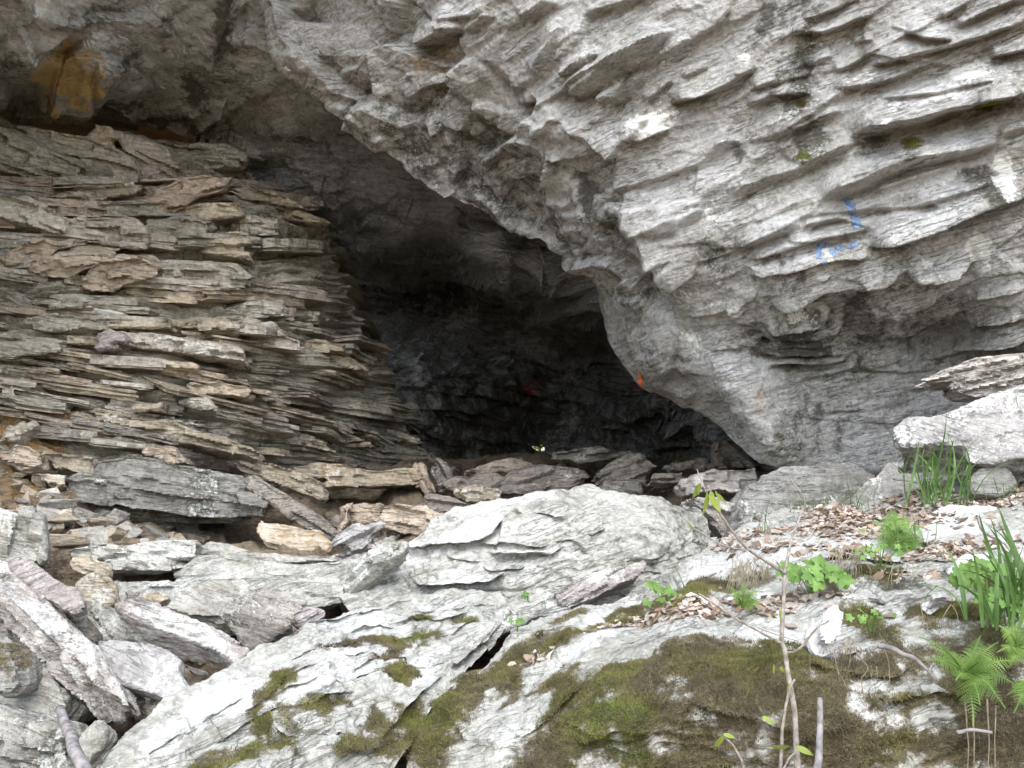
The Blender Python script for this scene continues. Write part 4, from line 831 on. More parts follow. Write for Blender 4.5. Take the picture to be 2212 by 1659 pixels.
rock('slab', z7([(606, 905), (680, 882), (800, 895), (900, 925), (1000, 960), (1082, 1010), (1068, 1070), (1110, 1140), (1155, 1190), (1060, 1230), (900, 1190), (760, 1140), (640, 1080), (615, 980)]), M['lilac'], 'smooth lilac-grey flat stone lying against the white rock slope', 'slab', Y=3.92, tilt=.75, side=-.1, T=.10, lich=.35, amp=.008, voxel=.007)
rock('slab', [(z7([(690, 690), (830, 760), (1000, 830), (1150, 880), (1300, 950), (1420, 1030), (1250, 1020), (1000, 970), (870, 860), (750, 770)]), 4.25, -.9, -.15, .10),
              (z7([(690, 680), (830, 675), (960, 735), (1080, 765), (1350, 875), (1500, 960), (1420, 1030), (1300, 950), (1150, 880), (1000, 830), (830, 755)]), 4.28, .9, -.15, .10)], M['slab'], 'leaf-shaped slab tilted up to show its brown underside', 'slab', lich=.75, amp=.008, th=.02, voxel=.008)
rock('slab', z7([(990, 690), (1050, 600), (1260, 522), (1480, 516), (1570, 590), (1735, 700), (1745, 800), (1680, 800), (1450, 700), (1320, 745), (1150, 740)]), M['slab'], 'grey smooth slab sloping toward the white rock slope', 'slab', Y=4.75, tilt=.9, side=-.1, T=.16, lich=.25, amp=.008)
rock('rock', [(z7([(1322, 742), (1450, 702), (1680, 800), (1745, 802), (1640, 880), (1545, 945), (1490, 935), (1400, 850)]), 4.5, -.35, -.2, .25)], M['slab'], 'wedge-shaped block with shaded olive face below the smooth grey slab', 'rock', lich=.25, stain=.15, amp=.008)
rock('stone', z7([(668, 672), (740, 640), (850, 622), (960, 608), (978, 640), (900, 662), (690, 692)]), M['tan'], 'small pale bar of stone lying on top of the leaf-shaped slab', 'stone', Y=4.3, tilt=.4, T=.07, bed=8, lich=.3, voxel=.007)
rock('slab', [(z7([(400, 340), (600, 305), (770, 310), (1000, 290), (1195, 290), (1185, 380), (1075, 395), (640, 420), (430, 420)]), 5.15, .2, .05, .3), (z7([(640, 400), (1075, 385), (1070, 450), (840, 470), (640, 490), (520, 470)]), 5.08, .1, .05, .3)], M['slab'], 'stepped blue-grey layered block above the tan triangular fragment', 'slab', bed=3, th=.04, amp=.016, lich=.6)
rock('stone', z7([(420, 400), (520, 395), (640, 440), (640, 490), (560, 480), (440, 440)]), M['tan'], 'tan rounded stone tucked at the left end of the stepped layered block', 'stone', Y=4.98, tilt=.3, T=.12, lich=.2, voxel=.008)
rock('slab', z7([(1190, 345), (1265, 302), (1450, 330), (1650, 362), (2025, 368), (2020, 405), (1700, 415), (1400, 375), (1260, 358)]), M['slab'], 'long thin grey slab lying on the pale bench rock', 'slab', Y=5.35, tilt=.5, T=.14, bed=-3, th=.02, lich=.35)
rock('stone', z7([(1395, 385), (1460, 372), (1640, 395), (1660, 425), (1500, 420), (1400, 400)]), M['pink'], 'reddish thin stone chip under the long thin grey slab', 'stone', Y=5.2, T=.08, lich=0, voxel=.008)
rock('rock', [(z7([(1060, 480), (1190, 375), (1400, 385), (1700, 432), (1960, 420), (2230, 400), (2230, 560), (2060, 640), (1800, 540), (1500, 520), (1080, 540)]), 5.15, .12, .05, .5), (z7([(680, 545), (1080, 520), (1500, 510), (1800, 525), (2080, 560), (2060, 660), (1900, 700), (1740, 700), (1000, 700), (680, 640)]), 5.0, .15, 0, .6)], M['pale'], 'broad pale bench of bedrock between the stepped block and the white boulder', 'rock', bed=-2, th=.09, amp=.012, lich=.4, voxel=.012)
rock('slab', z7([(-600, 560), (0, 820), (220, 1010), (370, 1180), (405, 1290), (340, 1372), (180, 1350), (-600, 1180)]), M['slab'], 'broad grey flat rock at the left edge under the long laminated slab', 'slab', Y=4.0, tilt=.3, side=-.25, T=.25, lich=.3, amp=.009, stain=.2)
rock('rock', z7([(-600, 1190), (0, 1295), (180, 1360), (350, 1395), (400, 1460), (405, 1600), (470, 1720), (420, 1800), (-600, 1800)]), M['slab'], 'greenish layered rock in the bottom left corner', 'rock', Y=3.7, tilt=.25, side=-.1, T=.3, bed=-9, th=.03, amp=.018, lich=.35, stain=.3)
rock('stone', z7([(-60, 900), (0, 920), (70, 980), (98, 1060), (92, 1170), (20, 1205), (-60, 1200)]), M['boulder'], 'dark mossy knob of rock at the left edge', 'stone', Y=3.8, tilt=.2, T=.2, lich=0, moss=.35)
rock('stone', z7([(470, 1560), (520, 1480), (590, 1400), (622, 1430), (570, 1510), (500, 1600)]), M['slab'], 'small grey slab fragment at the foot of the white rock slope', 'stone', Y=3.6, tilt=.6, T=.08, lich=.4, voxel=.007)
rock('stone', z7([(870, 1300), (940, 1250), (1040, 1240), (1000, 1290), (900, 1350)]), M['tan'], 'tan stone in the dark gap beside the white rock slope', 'stone', Y=3.95, tilt=.3, T=.1, lich=.2, voxel=.008)
rock('stone', z7([(1750, 720), (1850, 690), (1950, 700), (1900, 740), (1790, 780)]), M['pink'], 'pale pink stone at the crest of the white rock slope', 'stone', Y=4.6, tilt=.7, T=.08, lich=.3, voxel=.008)
# ---- big dark slab, planks and blocks at the foot of the layered wall
z4 = lambda p: Z(4, p)
rock('slab', [(z4([(380, 1460), (390, 1405), (600, 1410), (900, 1440), (1200, 1480), (1460, 1530), (1600, 1560), (1592, 1625), (1300, 1628), (1100, 1612), (930, 1588), (800, 1585), (680, 1555), (430, 1530)]), 6.1, -.05, .15, .5),
              (z4([(390, 1410), (590, 1290), (830, 1262), (1240, 1345), (1450, 1382), (1470, 1470), (1440, 1530), (900, 1450), (500, 1420)]), 6.16, .1, .15, .5), (z4([(1440, 1480), (1540, 1490), (1612, 1535), (1600, 1580), (1460, 1550)]), 6.12, 0, .15, .3)],
     M['dark'], 'large dark grey slab overhanging a black gap at the foot of the layered wall', 'slab', bed=-8, th=.05, amp=.016, lich=.15, stain=.12, voxel=.009)
rock('slab', [(523, 1031), (548, 1027), (560, 1036), (640, 1082), (700, 1118), (735, 1160), (722, 1166), (660, 1140), (590, 1090), (535, 1052)], M['brown'], 'narrow grey-brown plank of rock leaning down right of the large dark slab', 'slab', Y=6.25, tilt=.1, side=.1, T=.16, bed=-31, lich=.1, voxel=.010)
rock('slab', z4([(1420, 1310), (1500, 1285), (1640, 1300), (1800, 1370), (1968, 1440), (1965, 1535), (1880, 1500), (1700, 1440), (1460, 1350)]), M['tan'], 'brown splintered plank of rock above the narrow leaning plank', 'slab', Y=6.7, tilt=.05, side=.15, T=.2, bed=-20, th=.025, amp=.016, lich=.15)
rock('slab', [(z4([(1670, 1345), (1900, 1300), (2110, 1312), (2240, 1350), (2520, 1340), (2550, 1400), (2530, 1430), (2250, 1440), (1970, 1450), (1960, 1400), (1780, 1380)]), 7.2, .1, .1, .35)], M['tan'], 'long tan ledge slab at the cave entrance above a dark slit', 'slab', bed=0, th=.035, amp=.016, lich=.15, ochre=.2)
rock('slab', z7([(1545, 215), (1570, 165), (1760, 190), (1940, 230), (2010, 300), (1990, 345), (1750, 345), (1600, 290)]), M['tan'], 'tan flat rock in the shade under the narrow leaning plank', 'slab', Y=6.1, tilt=.5, T=.2, lich=.1, ochre=.35, amp=.008)
z5 = lambda p: Z(5, p); z8 = lambda p: Z(8, p); z6 = lambda p: Z(6, p)
FL = [  # stones of the cave floor
    (z5([(1328, 1290), (1340, 1232), (1600, 1214), (1785, 1238), (1740, 1272), (1500, 1300)]), 8.6, .1, .25, 4, 'brown', 'long flat slab farthest back on the cave floor, below the light chink'),
    (z5([(1575, 1375), (1680, 1300), (1805, 1228), (1955, 1320), (1900, 1350), (1875, 1412), (1700, 1420), (1600, 1412)]), 7.9, .35, .25, 20, 'brown', 'grey rhombic slab in the middle of the cave floor'),
    (z5([(1640, 1420), (1870, 1400), (1850, 1470), (1790, 1530), (1640, 1520)]), 7.3, .3, .25, 5, 'brown', 'grey block under the grey rhombic slab'),
    (z5([(788, 1352), (900, 1310), (1030, 1283), (1120, 1288), (1185, 1322), (1100, 1345), (980, 1358)]), 8.3, .3, .2, 8, 'tan', 'yellowish thin slab on the cave floor left of the light chink'),
    (z5([(645, 1425), (740, 1380), (950, 1345), (1010, 1400), (985, 1465), (800, 1470), (690, 1455)]), 7.6, .4, .25, 8, 'brown', 'reddish brown slab on the cave floor below the yellowish thin slab'),
    (z5([(975, 1425), (1080, 1350), (1210, 1308), (1470, 1330), (1535, 1400), (1440, 1455), (1200, 1480), (1020, 1480)]), 7.5, .45, .28, 12, 'brown', 'broad mauve slab resting just behind the white boulder'),
    (z5([(745, 1442), (880, 1440), (1005, 1465), (1005, 1525), (900, 1545), (800, 1530)]), 7.0, .3, .2, -4, 'tan', 'tan blunt slab touching the back of the white boulder'),
    (z5([(525, 1552), (585, 1488), (740, 1508), (835, 1560), (700, 1600), (600, 1590)]), 6.8, .4, .2, -6, 'brown', 'mauve pointed slab left of the white boulder'),
    (z5([(495, 1345), (545, 1318), (580, 1400), (620, 1480), (570, 1512), (530, 1440)]), 7.3, .1, .10, -65, 'tan', 'short upright plank at the right end of the tan ledge slab'),
    (z5([(590, 1340), (640, 1278), (690, 1310), (730, 1375), (680, 1450), (630, 1480)]), 7.8, .2, .12, -60, 'brown', 'dark triangular flake behind the short upright plank'),
    (z5([(1908, 1412), (1950, 1368), (2050, 1362), (2115, 1370), (2112, 1412), (2000, 1428)]), 7.0, .2, .18, 4, 'brown', 'brown rounded slab on dark soil at the right of the cave floor'),
    (z5([(2018, 1305), (2120, 1285), (2250, 1280), (2250, 1345), (2060, 1345)]), 7.6, .2, .25, 4, 'brown', 'grey slab at the right of the cave floor behind the brown rounded slab'),
    (z6([(175, 1412), (240, 1370), (330, 1338), (480, 1345), (605, 1330), (615, 1420), (560, 1505), (400, 1470), (200, 1490)]), 6.3, .15, .35, 3, 'slab', 'laminated grey block just left of the smooth grey boulder'),
    (z6([(352, 1165), (400, 1160), (450, 1195), (575, 1312), (480, 1340), (355, 1335)]), 7.2, .1, .2, -40, 'brown', 'dark triangular rock under the lip of the cliff'),
    (z6([(190, 1520), (330, 1495), (460, 1545), (530, 1600), (500, 1700), (430, 1780), (330, 1640)]), 5.9, .3, .2, -20, 'slab', 'grey smooth slab in the gap right of the white boulder'),
    (z8([(75, 80), (110, 65), (265, 58), (262, 180), (180, 190), (90, 182)]), 6.3, .25, .2, 5, 'tan', 'square tan block left of the white boulder'),
    (z8([(262, 150), (288, 62), (420, 60), (565, 72), (652, 122), (600, 180), (545, 235), (500, 245), (380, 215), (290, 190)]), 6.0, .35, .22, -12, 'tan', 'thick grooved tan slab leaning on the white boulder'),
    (z8([(40, 262), (120, 200), (270, 172), (290, 200), (200, 300), (110, 342), (60, 320)]), 5.7, .45, .15, 25, 'lilac', 'grey diamond-shaped flake below the square tan block'),
    (z8([(225, 280), (300, 240), (400, 270), (370, 330), (290, 330)]), 5.5, .4, .12, 10, 'brown', 'small brown flake below the thick grooved tan slab'),
    (z8([(42, 392), (120, 350), (232, 328), (235, 382), (140, 400), (50, 415)]), 5.4, .5, .10, 12, 'pink', 'pinkish thin flake above the tilted slab of the white boulder'),
    (z8([(20, 190), (60, 90), (85, 80), (92, 170), (40, 260)]), 6.1, .1, .12, 60, 'tan', 'narrow tan splinter standing left of the square tan block'),
    (z8([(-60, 410), (0, 372), (38, 372), (42, 410), (-10, 425)]), 5.5, .4, .1, 5, 'pink', 'small rosy flake at the left end of the flakes below the cave'),
]
for i, (pl, y, ti, T, bd, mt, lb) in enumerate(FL):
    rock('slab' if i < 15 else 'stone', pl, M[mt], lb, 'slab' if i < 15 else 'stone', Y=y, tilt=ti, side=.05, T=T, bed=bd, th=.036, amp=.022, lich=.12, voxel=.009 if y < 7 else .0105)
rock('stone', Z(1, [(1695, 345), (1740, 350), (1800, 380), (1850, 430), (1860, 480), (1800, 450), (1730, 410)]), M['white'], 'white quartz lump on the lip where cliff and cave roof meet', 'stone', Y=6.38, tilt=-.3, T=.2, lich=.3, amp=.02, voxel=.012)

# ---- slabs of the layered wall, each its own part
WS = [(1, p, d, ti, bd, mt) for p, d, ti, bd, mt in [
    ([(-80, 760), (0, 780), (230, 880), (500, 1010), (470, 1100), (380, 1095), (0, 1035), (-80, 1020)], .45, -.35, -22, 'wall'), ([(-80, 735), (0, 752), (190, 772), (540, 832), (680, 900), (780, 940), (870, 1080), (830, 1112), (500, 1015), (240, 900), (0, 785), (-80, 770)], .35, -.2, -16, 'wall'),
    ([(690, 800), (830, 830), (1000, 890), (1070, 1000), (1040, 1092), (870, 1082), (780, 945)], .35, -.3, -30, 'wall'), ([(840, 832), (1080, 870), (1370, 868), (1465, 930), (1450, 990), (1290, 1012), (1060, 1000), (980, 900)], .3, -.1, -8, 'wall'),
    ([(545, 825), (580, 758), (660, 768), (690, 830), (662, 895), (560, 862)], .5, .2, 10, 'tan'), ([(330, 1185), (480, 1130), (610, 1118), (870, 1108), (860, 1152), (640, 1202), (410, 1262), (340, 1242)], .3, -.1, 8, 'tan'),
    ([(400, 1275), (700, 1232), (900, 1170), (1050, 1100), (1220, 1058), (1390, 1078), (1345, 1150), (1200, 1182), (1050, 1282), (860, 1242), (600, 1290)], .35, -.2, 14, 'tan'), ([(1350, 1140), (1500, 1140), (1690, 1160), (1830, 1252), (1700, 1242), (1480, 1202)], .3, -.2, -18, 'tan'),
    ([(1600, 1245), (1700, 1230), (1850, 1280), (1992, 1340), (1900, 1352), (1600, 1292)], .35, -.1, -18, 'tan'), ([(360, 1345), (500, 1312), (800, 1320), (872, 1372), (860, 1505), (600, 1472), (350, 1432)], .35, -.15, 0, 'wall'),
    ([(1200, 1425), (1290, 1390), (1450, 1400), (1482, 1440), (1485, 1550), (1300, 1540), (1212, 1522)], .5, .1, 0, 'tan'), ([(-60, 1175), (0, 1182), (170, 1190), (440, 1322), (360, 1412), (150, 1350), (-60, 1310)], .45, .1, -20, 'wall'),
    ([(0, 1560), (120, 1490), (240, 1450), (430, 1480), (260, 1562), (60, 1612)], .4, -.3, 12, 'tan'), ([(880, 1280), (1180, 1240), (1420, 1230), (1480, 1290), (1240, 1330), (1000, 1310)], .35, -.2, 6, 'tan'), ([(870, 1330), (1050, 1310), (1250, 1340), (1270, 1390), (1200, 1500), (880, 1470)], .25, -.3, -4, 'wall')]]
WS += [(4, p, d, ti, bd, mt) for p, d, ti, bd, mt in [
    ([(180, 150), (230, 80), (330, 50), (520, 38), (690, 58), (560, 120), (400, 190), (250, 192)], .45, -.4, 5, 'tan'), ([(480, 235), (520, 150), (570, 90), (700, 70), (850, 70), (972, 132), (930, 182), (740, 232), (680, 275), (560, 265)], .5, -.3, 6, 'tan'),
    ([(950, 175), (990, 112), (1170, 100), (1400, 112), (1520, 200), (1480, 252), (1250, 262), (1080, 285)], .45, -.2, 0, 'wall'), ([(1190, 435), (1330, 415), (1445, 470), (1435, 502), (1220, 502)], .45, .3, 0, 'tan'),
    ([(1450, 475), (1650, 450), (1722, 540), (1815, 570), (1825, 632), (1640, 610), (1480, 590), (1455, 520)], .45, 0, -8, 'wall'), ([(1820, 572), (1900, 560), (2085, 590), (2082, 626), (1850, 626)], .4, .1, -4, 'tan'),
    ([(1830, 655), (2000, 640), (2120, 670), (2240, 725), (2230, 755), (1900, 692)], .4, .1, -16, 'tan'), ([(540, 1095), (560, 1000), (780, 1020), (1000, 1052), (1420, 1172), (1575, 1242), (1562, 1292), (1300, 1222), (900, 1152), (640, 1132)], .5, .1, -13, 'tan'),
    ([(880, 1245), (925, 1190), (1060, 1222), (1112, 1290), (1062, 1305), (960, 1280)], .55, .1, -14, 'tan'), ([(150, 435), (350, 402), (640, 432), (662, 490), (470, 512), (190, 492)], .4, .15, 0, 'wall'),
    ([(640, 442), (850, 440), (1035, 462), (1042, 492), (640, 492)], .4, .1, -2, 'tan'), ([(590, 512), (900, 532), (1200, 570), (1452, 612), (1482, 692), (1160, 642), (720, 572)], .45, .1, -7, 'wall'),
    ([(0, 1245), (80, 1190), (180, 1210), (245, 1252), (242, 1312), (130, 1345), (20, 1292)], .6, .3, -10, 'tan'), ([(820, 962), (980, 940), (995, 990), (830, 985)], .45, .1, -3, 'tan'), ([(1080, 932), (1240, 900), (1305, 982), (1200, 972)], .5, .2, -6, 'wall'),
    ([(240, 330), (350, 320), (470, 318), (465, 370), (250, 375)], .4, 0, 0, 'wall'), ([(1340, 380), (1500, 340), (1700, 370), (1740, 420), (1500, 420)], .35, -.3, -3, 'wall'), ([(-60, 600), (90, 580), (170, 560), (330, 590), (350, 640), (150, 660), (-60, 690)], .45, -.2, 6, 'wall'),
    ([(940, 670), (1180, 700), (1190, 740), (1000, 720)], .35, .1, -4, 'tan'), ([(1130, 750), (1330, 760), (1500, 800), (1510, 840), (1300, 810)], .35, .1, -9, 'tan'), ([(1130, 820), (1330, 810), (1490, 850), (1480, 900), (1300, 890), (1150, 880)], .4, .1, -6, 'tan'),
    ([(560, 560), (650, 500), (730, 540), (720, 600), (600, 620)], .4, .1, 0, 'pink'), ([(270, 1235), (540, 1260), (580, 1340), (560, 1400), (300, 1320)], .6, .1, -7, 'tan'), ([(220, 1360), (400, 1380), (390, 1440), (340, 1450), (240, 1410)], .6, .2, -5, 'tan'), ([(0, 800), (90, 810), (95, 920), (0, 930)], .4, .1, 0, 'wall'),
    ([(40, 1080), (150, 1040), (190, 1090), (70, 1180), (20, 1160)], .5, .3, 25, 'wall'), ([(2075, 1160), (2160, 1150), (2200, 1170), (2080, 1180)], .3, 0, 0, 'tan'), ([(2070, 1190), (2230, 1180), (2225, 1205), (2075, 1205)], .3, 0, 0, 'tan')]]
for i, (r, p, dd, ti, bd, mt) in enumerate(WS):
    q = Z(r, p); c = np.mean(q, 0); y = float(wall_tps(c[0], c[1]))
    rock('rock_layer', q, M[mt], Y=y - dd * .36, tilt=ti, side=.12, T=.3, bed=bd, th=.036, amp=.018, lich=.12, voxel=.0105, parent=wall)
finish_rocks()

def slab_proto(seed):
    """a thin broken plate: several laminae, each with its own chipped outline; 1 x 0.5 x 0.15"""
    r = np.random.default_rng(seed); L = int(r.integers(3, 6)); n = 44
    t = np.linspace(0, 2 * np.pi, n, endpoint=False)
    kn = np.sort(r.uniform(0, 2 * np.pi, 12)); ca, sa = np.cos(t), np.sin(t)
    sq = 1 / np.maximum(np.abs(ca), np.abs(sa))
    base = 1 + .10 * np.interp(t, np.append(kn, kn[0] + 6.283), np.append(r.normal(size=12), 0), period=6.283)
    zs = np.sort(np.concatenate([[-.075, .075], r.uniform(-.06, .06, L - 1)])); rings = []
    wedge = r.normal(size=2) * .035
    for l in range(L):
        step = np.where(r.random(9)[(t / 6.2832 * 9).astype(int) % 9] < .3, r.uniform(-.12, -.03), 0) + r.normal() * .025 + .018 * r.normal(size=n)
        x, y = .5 * ca * sq * (base + step), .25 * sa * sq * (base + step * 1.6)
        for z in (zs[l] + .002, zs[l + 1] - .002): rings.append(np.stack([x, y, z * (1 + wedge[0] * 6 * x) + wedge[1] * x + .004 * r.normal(size=n)], -1))
    V = np.concatenate(rings); m = len(rings); Fq = []
    for k in range(m - 1): Fq += [(k * n + i, k * n + (i + 1) % n, (k + 1) * n + (i + 1) % n, (k + 1) * n + i) for i in range(n)]
    me = bpy.data.meshes.new('rock_layer'); me.from_pydata([tuple(v) for v in V], [], Fq + [tuple(range((m - 1) * n, m * n)), tuple(range(n - 1, -1, -1))])
    me.polygons.foreach_set('use_smooth', [False] * len(me.polygons)); me.update()
    mk = np.zeros((len(V), 4)); mk[:, 2] = .2 * (V[:, 2] > 0); set_mask(me, mk); return me
protos = {k: [slab_proto(300 + 40 * j + i) for i in range(14)] for j, k in enumerate(('wall', 'tan', 'brown'))}
for k, l in protos.items():
    for me in l: me.materials.append(M[k])
WINV = wall.matrix_world.inverted()
cnt = 0; y0 = 392.0
while y0 < 1000 and cnt < 258:
    th = rng.uniform(18, 44) if y0 < 640 else rng.uniform(9, 28)
    x = -330 + rng.uniform(-60, 60)
    while True:
        ln = rng.uniform(70, 300) * (1.1 if th > 20 else .9)
        xc = x + ln / 2; yc = float(wall_line(np.array(xc), y0)) + rng.uniform(-4, 4)
        if xc > float(wall_edge(yc)) - 15 or yc > 1010: break
        if rng.random() < (.5 if y0 < 640 else .62) and yc > 300:
            Y = float(wall_tps(xc, yc))
            p0 = P(xc - 40, wall_line(np.array(xc - 40.), y0), wall_tps(xc - 40., yc)); p1 = P(xc + 40, wall_line(np.array(xc + 40.), y0), wall_tps(xc + 40., yc))
            ex = Vector(p1 - p0).normalized(); ez = Vector((0, -0.12, 1)); ez = (ez - ez.dot(ex) * ex).normalized(); ey = ez.cross(ex)
            rot = Matrix((ex, ey, ez)).transposed() @ Matrix.Rotation(rng.normal() * .035, 3, 'Y') @ Matrix.Rotation(rng.normal() * .2, 3, 'Z') @ Matrix.Rotation(rng.normal() * .08, 3, 'X')
            dpt = rng.uniform(.35, .55); pr = rng.uniform(-.05, .04) + .15 * rng.random() ** 3
            c = Vector(P(xc, yc, Y)) + ey * (dpt / 2 - pr - .03)
            kk = 'tan' if rng.random() < .3 else ('brown' if (yc > 820 and rng.random() < .5) else 'wall')
            o = bpy.data.objects.new('rock_layer', protos[kk][rng.integers(14)]); COL.objects.link(o); o.parent = wall
            o.matrix_world = Matrix.Translation(c) @ rot.to_4x4() @ Matrix.Diagonal((ln * Y / F, dpt / .5, th * Y / F / .15, 1)); cnt += 1
        x += ln * rng.uniform(.8, 1.05)
    y0 += th * rng.uniform(.7, 1.0)

# ---- rubble: small angular stones
def stone_proto(seed):
    r = np.random.default_rng(seed); bm = bmesh.new()
    for sx in (-1, 1):
        for sy in (-1, 1):
            for sz in (-1, 1): bm.verts.new((sx * .45 + r.normal() * .13, sy * .36 + r.normal() * .12, sz * .14 + r.normal() * .05))
    bmesh.ops.convex_hull(bm, input=bm.verts)
    bmesh.ops.delete(bm, geom=[v for v in bm.verts if not v.link_faces], context='VERTS')
    bmesh.ops.bevel(bm, geom=bm.edges[:], offset=.014, segments=1, affect='EDGES')
    me = bpy.data.meshes.new('stone'); bm.to_mesh(me); bm.free(); set_mask(me, np.zeros((len(me.vertices), 4))); return me
rub = {k: [stone_proto(400 + 20 * j + i) for i in range(7)] for j, k in enumerate(('tan', 'slab', 'brown', 'pink'))}
for k, l in rub.items():
    for me in l: me.materials.append(M[k])
COLN = {'tan': 'tan', 'slab': 'grey', 'brown': 'brown', 'pink': 'pinkish'}
def rubble(n, x0, x1, yf, ydf, kinds, size, label, group):
    for _ in range(n):
        px = rng.uniform(x0, x1); py = yf(px) + rng.normal() * ydf
        y = float(talus.tps(px, py)) - .03
        kd = str(rng.choice(kinds)); o = bpy.data.objects.new('stone', rub[kd][rng.integers(7)]); COL.objects.link(o)
        o.location = P(px, py, y); s = rng.uniform(*size); o.scale = (s * rng.uniform(.8, 1.4), s, s * rng.uniform(.7, 1.4))
        o.rotation_euler = (rng.normal() * .35, rng.normal() * .35, rng.uniform(0, 6.28)); tag(o, label.format(look=('thin ' if o.scale[2] < .8 * s else 'blocky ' if o.scale[2] > 1.2 * s else '') + ('larger ' if s > size[0] + .7 * (size[1] - size[0]) else 'tiny ' if s < size[0] + .25 * (size[1] - size[0]) else 'small ') + COLN[kd]) + ', ' + ('upper ' if py < yf(px) else 'lower ') + ('left end', 'left part', 'left of middle', 'middle', 'right of middle', 'right part', 'right end')[min(6, int(7 * (px - x0) / (x1 - x0)))], 'stone', group)
rubble(58, 90, 420, lambda x: 1100 + (x - 90) * .17, 26, ['tan', 'tan', 'slab', 'slab'], (.07, .2), '{look} stone in the rubble below the large dark slab', 'rubble below the large dark slab')
rubble(34, 10, 150, lambda x: 1075 + x * .2, 30, ['tan', 'tan', 'brown'], (.03, .09), '{look} chip on the ochre dirt at the left edge', 'chips on the ochre dirt')
rubble(46, 700, 900, lambda x: 1175 - (x - 700) * .22, 22, ['tan', 'brown', 'pink', 'brown'], (.05, .16), '{look} flake heaped left of the white boulder', 'flakes left of the white boulder')
rubble(40, 880, 1600, lambda x: 1040 + 10 * math.sin(x / 90), 16, ['brown', 'brown', 'tan'], (.06, .18), '{look} stone among the slabs of the cave floor', 'small stones of the cave floor')
rubble(26, 180, 460, lambda x: 1500 - (x - 180) * .1, 40, ['slab', 'brown', 'tan'], (.04, .12), '{look} stone between the left foreground slabs', 'stones between the left slabs')

# ================================================================== LOG, STICKS, PAINT
rock('log', [(1998, 820), (2030, 800), (2052, 792), (2110, 778), (2212, 766), (2560, 722), (2560, 830), (2212, 850), (2140, 852), (2090, 858), (2055, 846), (2062, 826), (2020, 828)], M['wood'], 'weathered grey driftwood log with stringy grain lying behind the pinkish slab', 'log', Y=5.05, tilt=.1, side=-.1, T=.22, bed=12, th=.014, amp=.014, lich=0, voxel=.009)
finish_rocks()

def tube(pts, r0, r1, n=6, seed=0, wob=0.0):
    p = catmull(pts, max(6, 5 * len(pts))); m = len(p)
    if wob: p = p + wob * np.stack([vnoise(np.arange(m) * .22, k * 9.1, seed * 1.7, 5) for k in range(3)], -1)
    t = np.gradient(p, axis=0); t /= np.linalg.norm(t, axis=1, keepdims=True)
    a = np.cross(t, [0.31, 0.87, 0.2]); a /= np.linalg.norm(a, axis=1, keepdims=True); b = np.cross(t, a)
    th = np.linspace(0, 2 * np.pi, n, endpoint=False); r = np.linspace(r0, r1, m)[:, None, None] * (1 + .05 * vnoise(np.arange(m)[:, None, None] * .7, np.arange(n)[None, :, None] * 1.3, seed + .5, 9))
    V = p[:, None] + r * (np.cos(th)[None, :, None] * a[:, None] + np.sin(th)[None, :, None] * b[:, None])
    idx = np.arange(m * n).reshape(m, n); nx = np.roll(idx, -1, 1)
    q = np.stack([idx[:-1], nx[:-1], nx[1:], idx[1:]], -1).reshape(-1, 4)
    V = V.reshape(-1, 3)
    V = np.vstack([V, p[:1], p[-1:]]); k = len(V) - 2
    cap = [(k, idx[0, (i + 1) % n], idx[0, i], k) for i in range(n)] + [(k + 1, idx[-1, i], idx[-1, (i + 1) % n], k + 1) for i in range(n)]
    return V, q, [c[:3] for c in cap]
def tube_obj(name, pts, r0, r1, mat, parent=None, seed=0, wob=0.0, n=6):
    V, q, cap = tube(pts, r0, r1, n, seed, wob)
    org = np.array(parent.location) if parent is not None else np.zeros(3)
    me = bpy.data.meshes.new(name); me.from_pydata([tuple(v) for v in V - org], [], [tuple(x) for x in q] + [tuple(c) for c in cap])
    me.polygons.foreach_set('use_smooth', [True] * len(me.polygons)); me.update()
    return link(name, me, mat, parent)
def pxl(r, pts, Y, Y2=None):
    q = np.array(Z(r, pts)) if r else np.array(pts, float)
    return P(q[:, 0], q[:, 1], np.linspace(Y, Y if Y2 is None else Y2, len(q)))

tag(tube_obj('stick', pxl(7, [(360, 1310), (400, 1420), (450, 1530), (540, 1720)], 3.3, 2.9), .014, .020, M['stick'], None, 1, .006, 10), 'grey weathered stick poking up in the bottom left corner', 'stick')
tag(tube_obj('stick', pxl(9, [(985, 1235), (982, 1400), (972, 1560), (962, 1720)], 2.75, 2.6), .007, .010, M['stick'], None, 2, .003, 8), 'straight broken grey stick standing right of the sapling stem', 'stick')
tag(tube_obj('stick', pxl(9, [(1340, 918), (1440, 950), (1520, 985), (1590, 1025), (1640, 1080), (1685, 1140)], 2.95, 2.85), .008, .004, M['stick'], None, 3, .006), 'thin dry stick lying across the moss left of the fern', 'stick')
tag(tube_obj('stick', pxl(9, [(1800, 1450), (1860, 1432), (1930, 1424), (2020, 1442)], 2.75), .006, .004, M['stick'], None, 4, .004), 'short bowed twig below the fern', 'twig')
tag(tube_obj('stick', pxl(9, [(1930, 140), (1960, 220), (2080, 300), (2180, 420)], 4.0, 3.5), .006, .003, M['stick'], None, 5, .004), 'thin pale twig leaning above the broad grass leaves', 'twig')
tag(tube_obj('stick', pxl(6, [(1420, 1405), (1540, 1420), (1600, 1435)], 4.6), .006, .003, M['stick'], None, 6, .004), 'thin twig beside the tall grass tuft', 'twig')

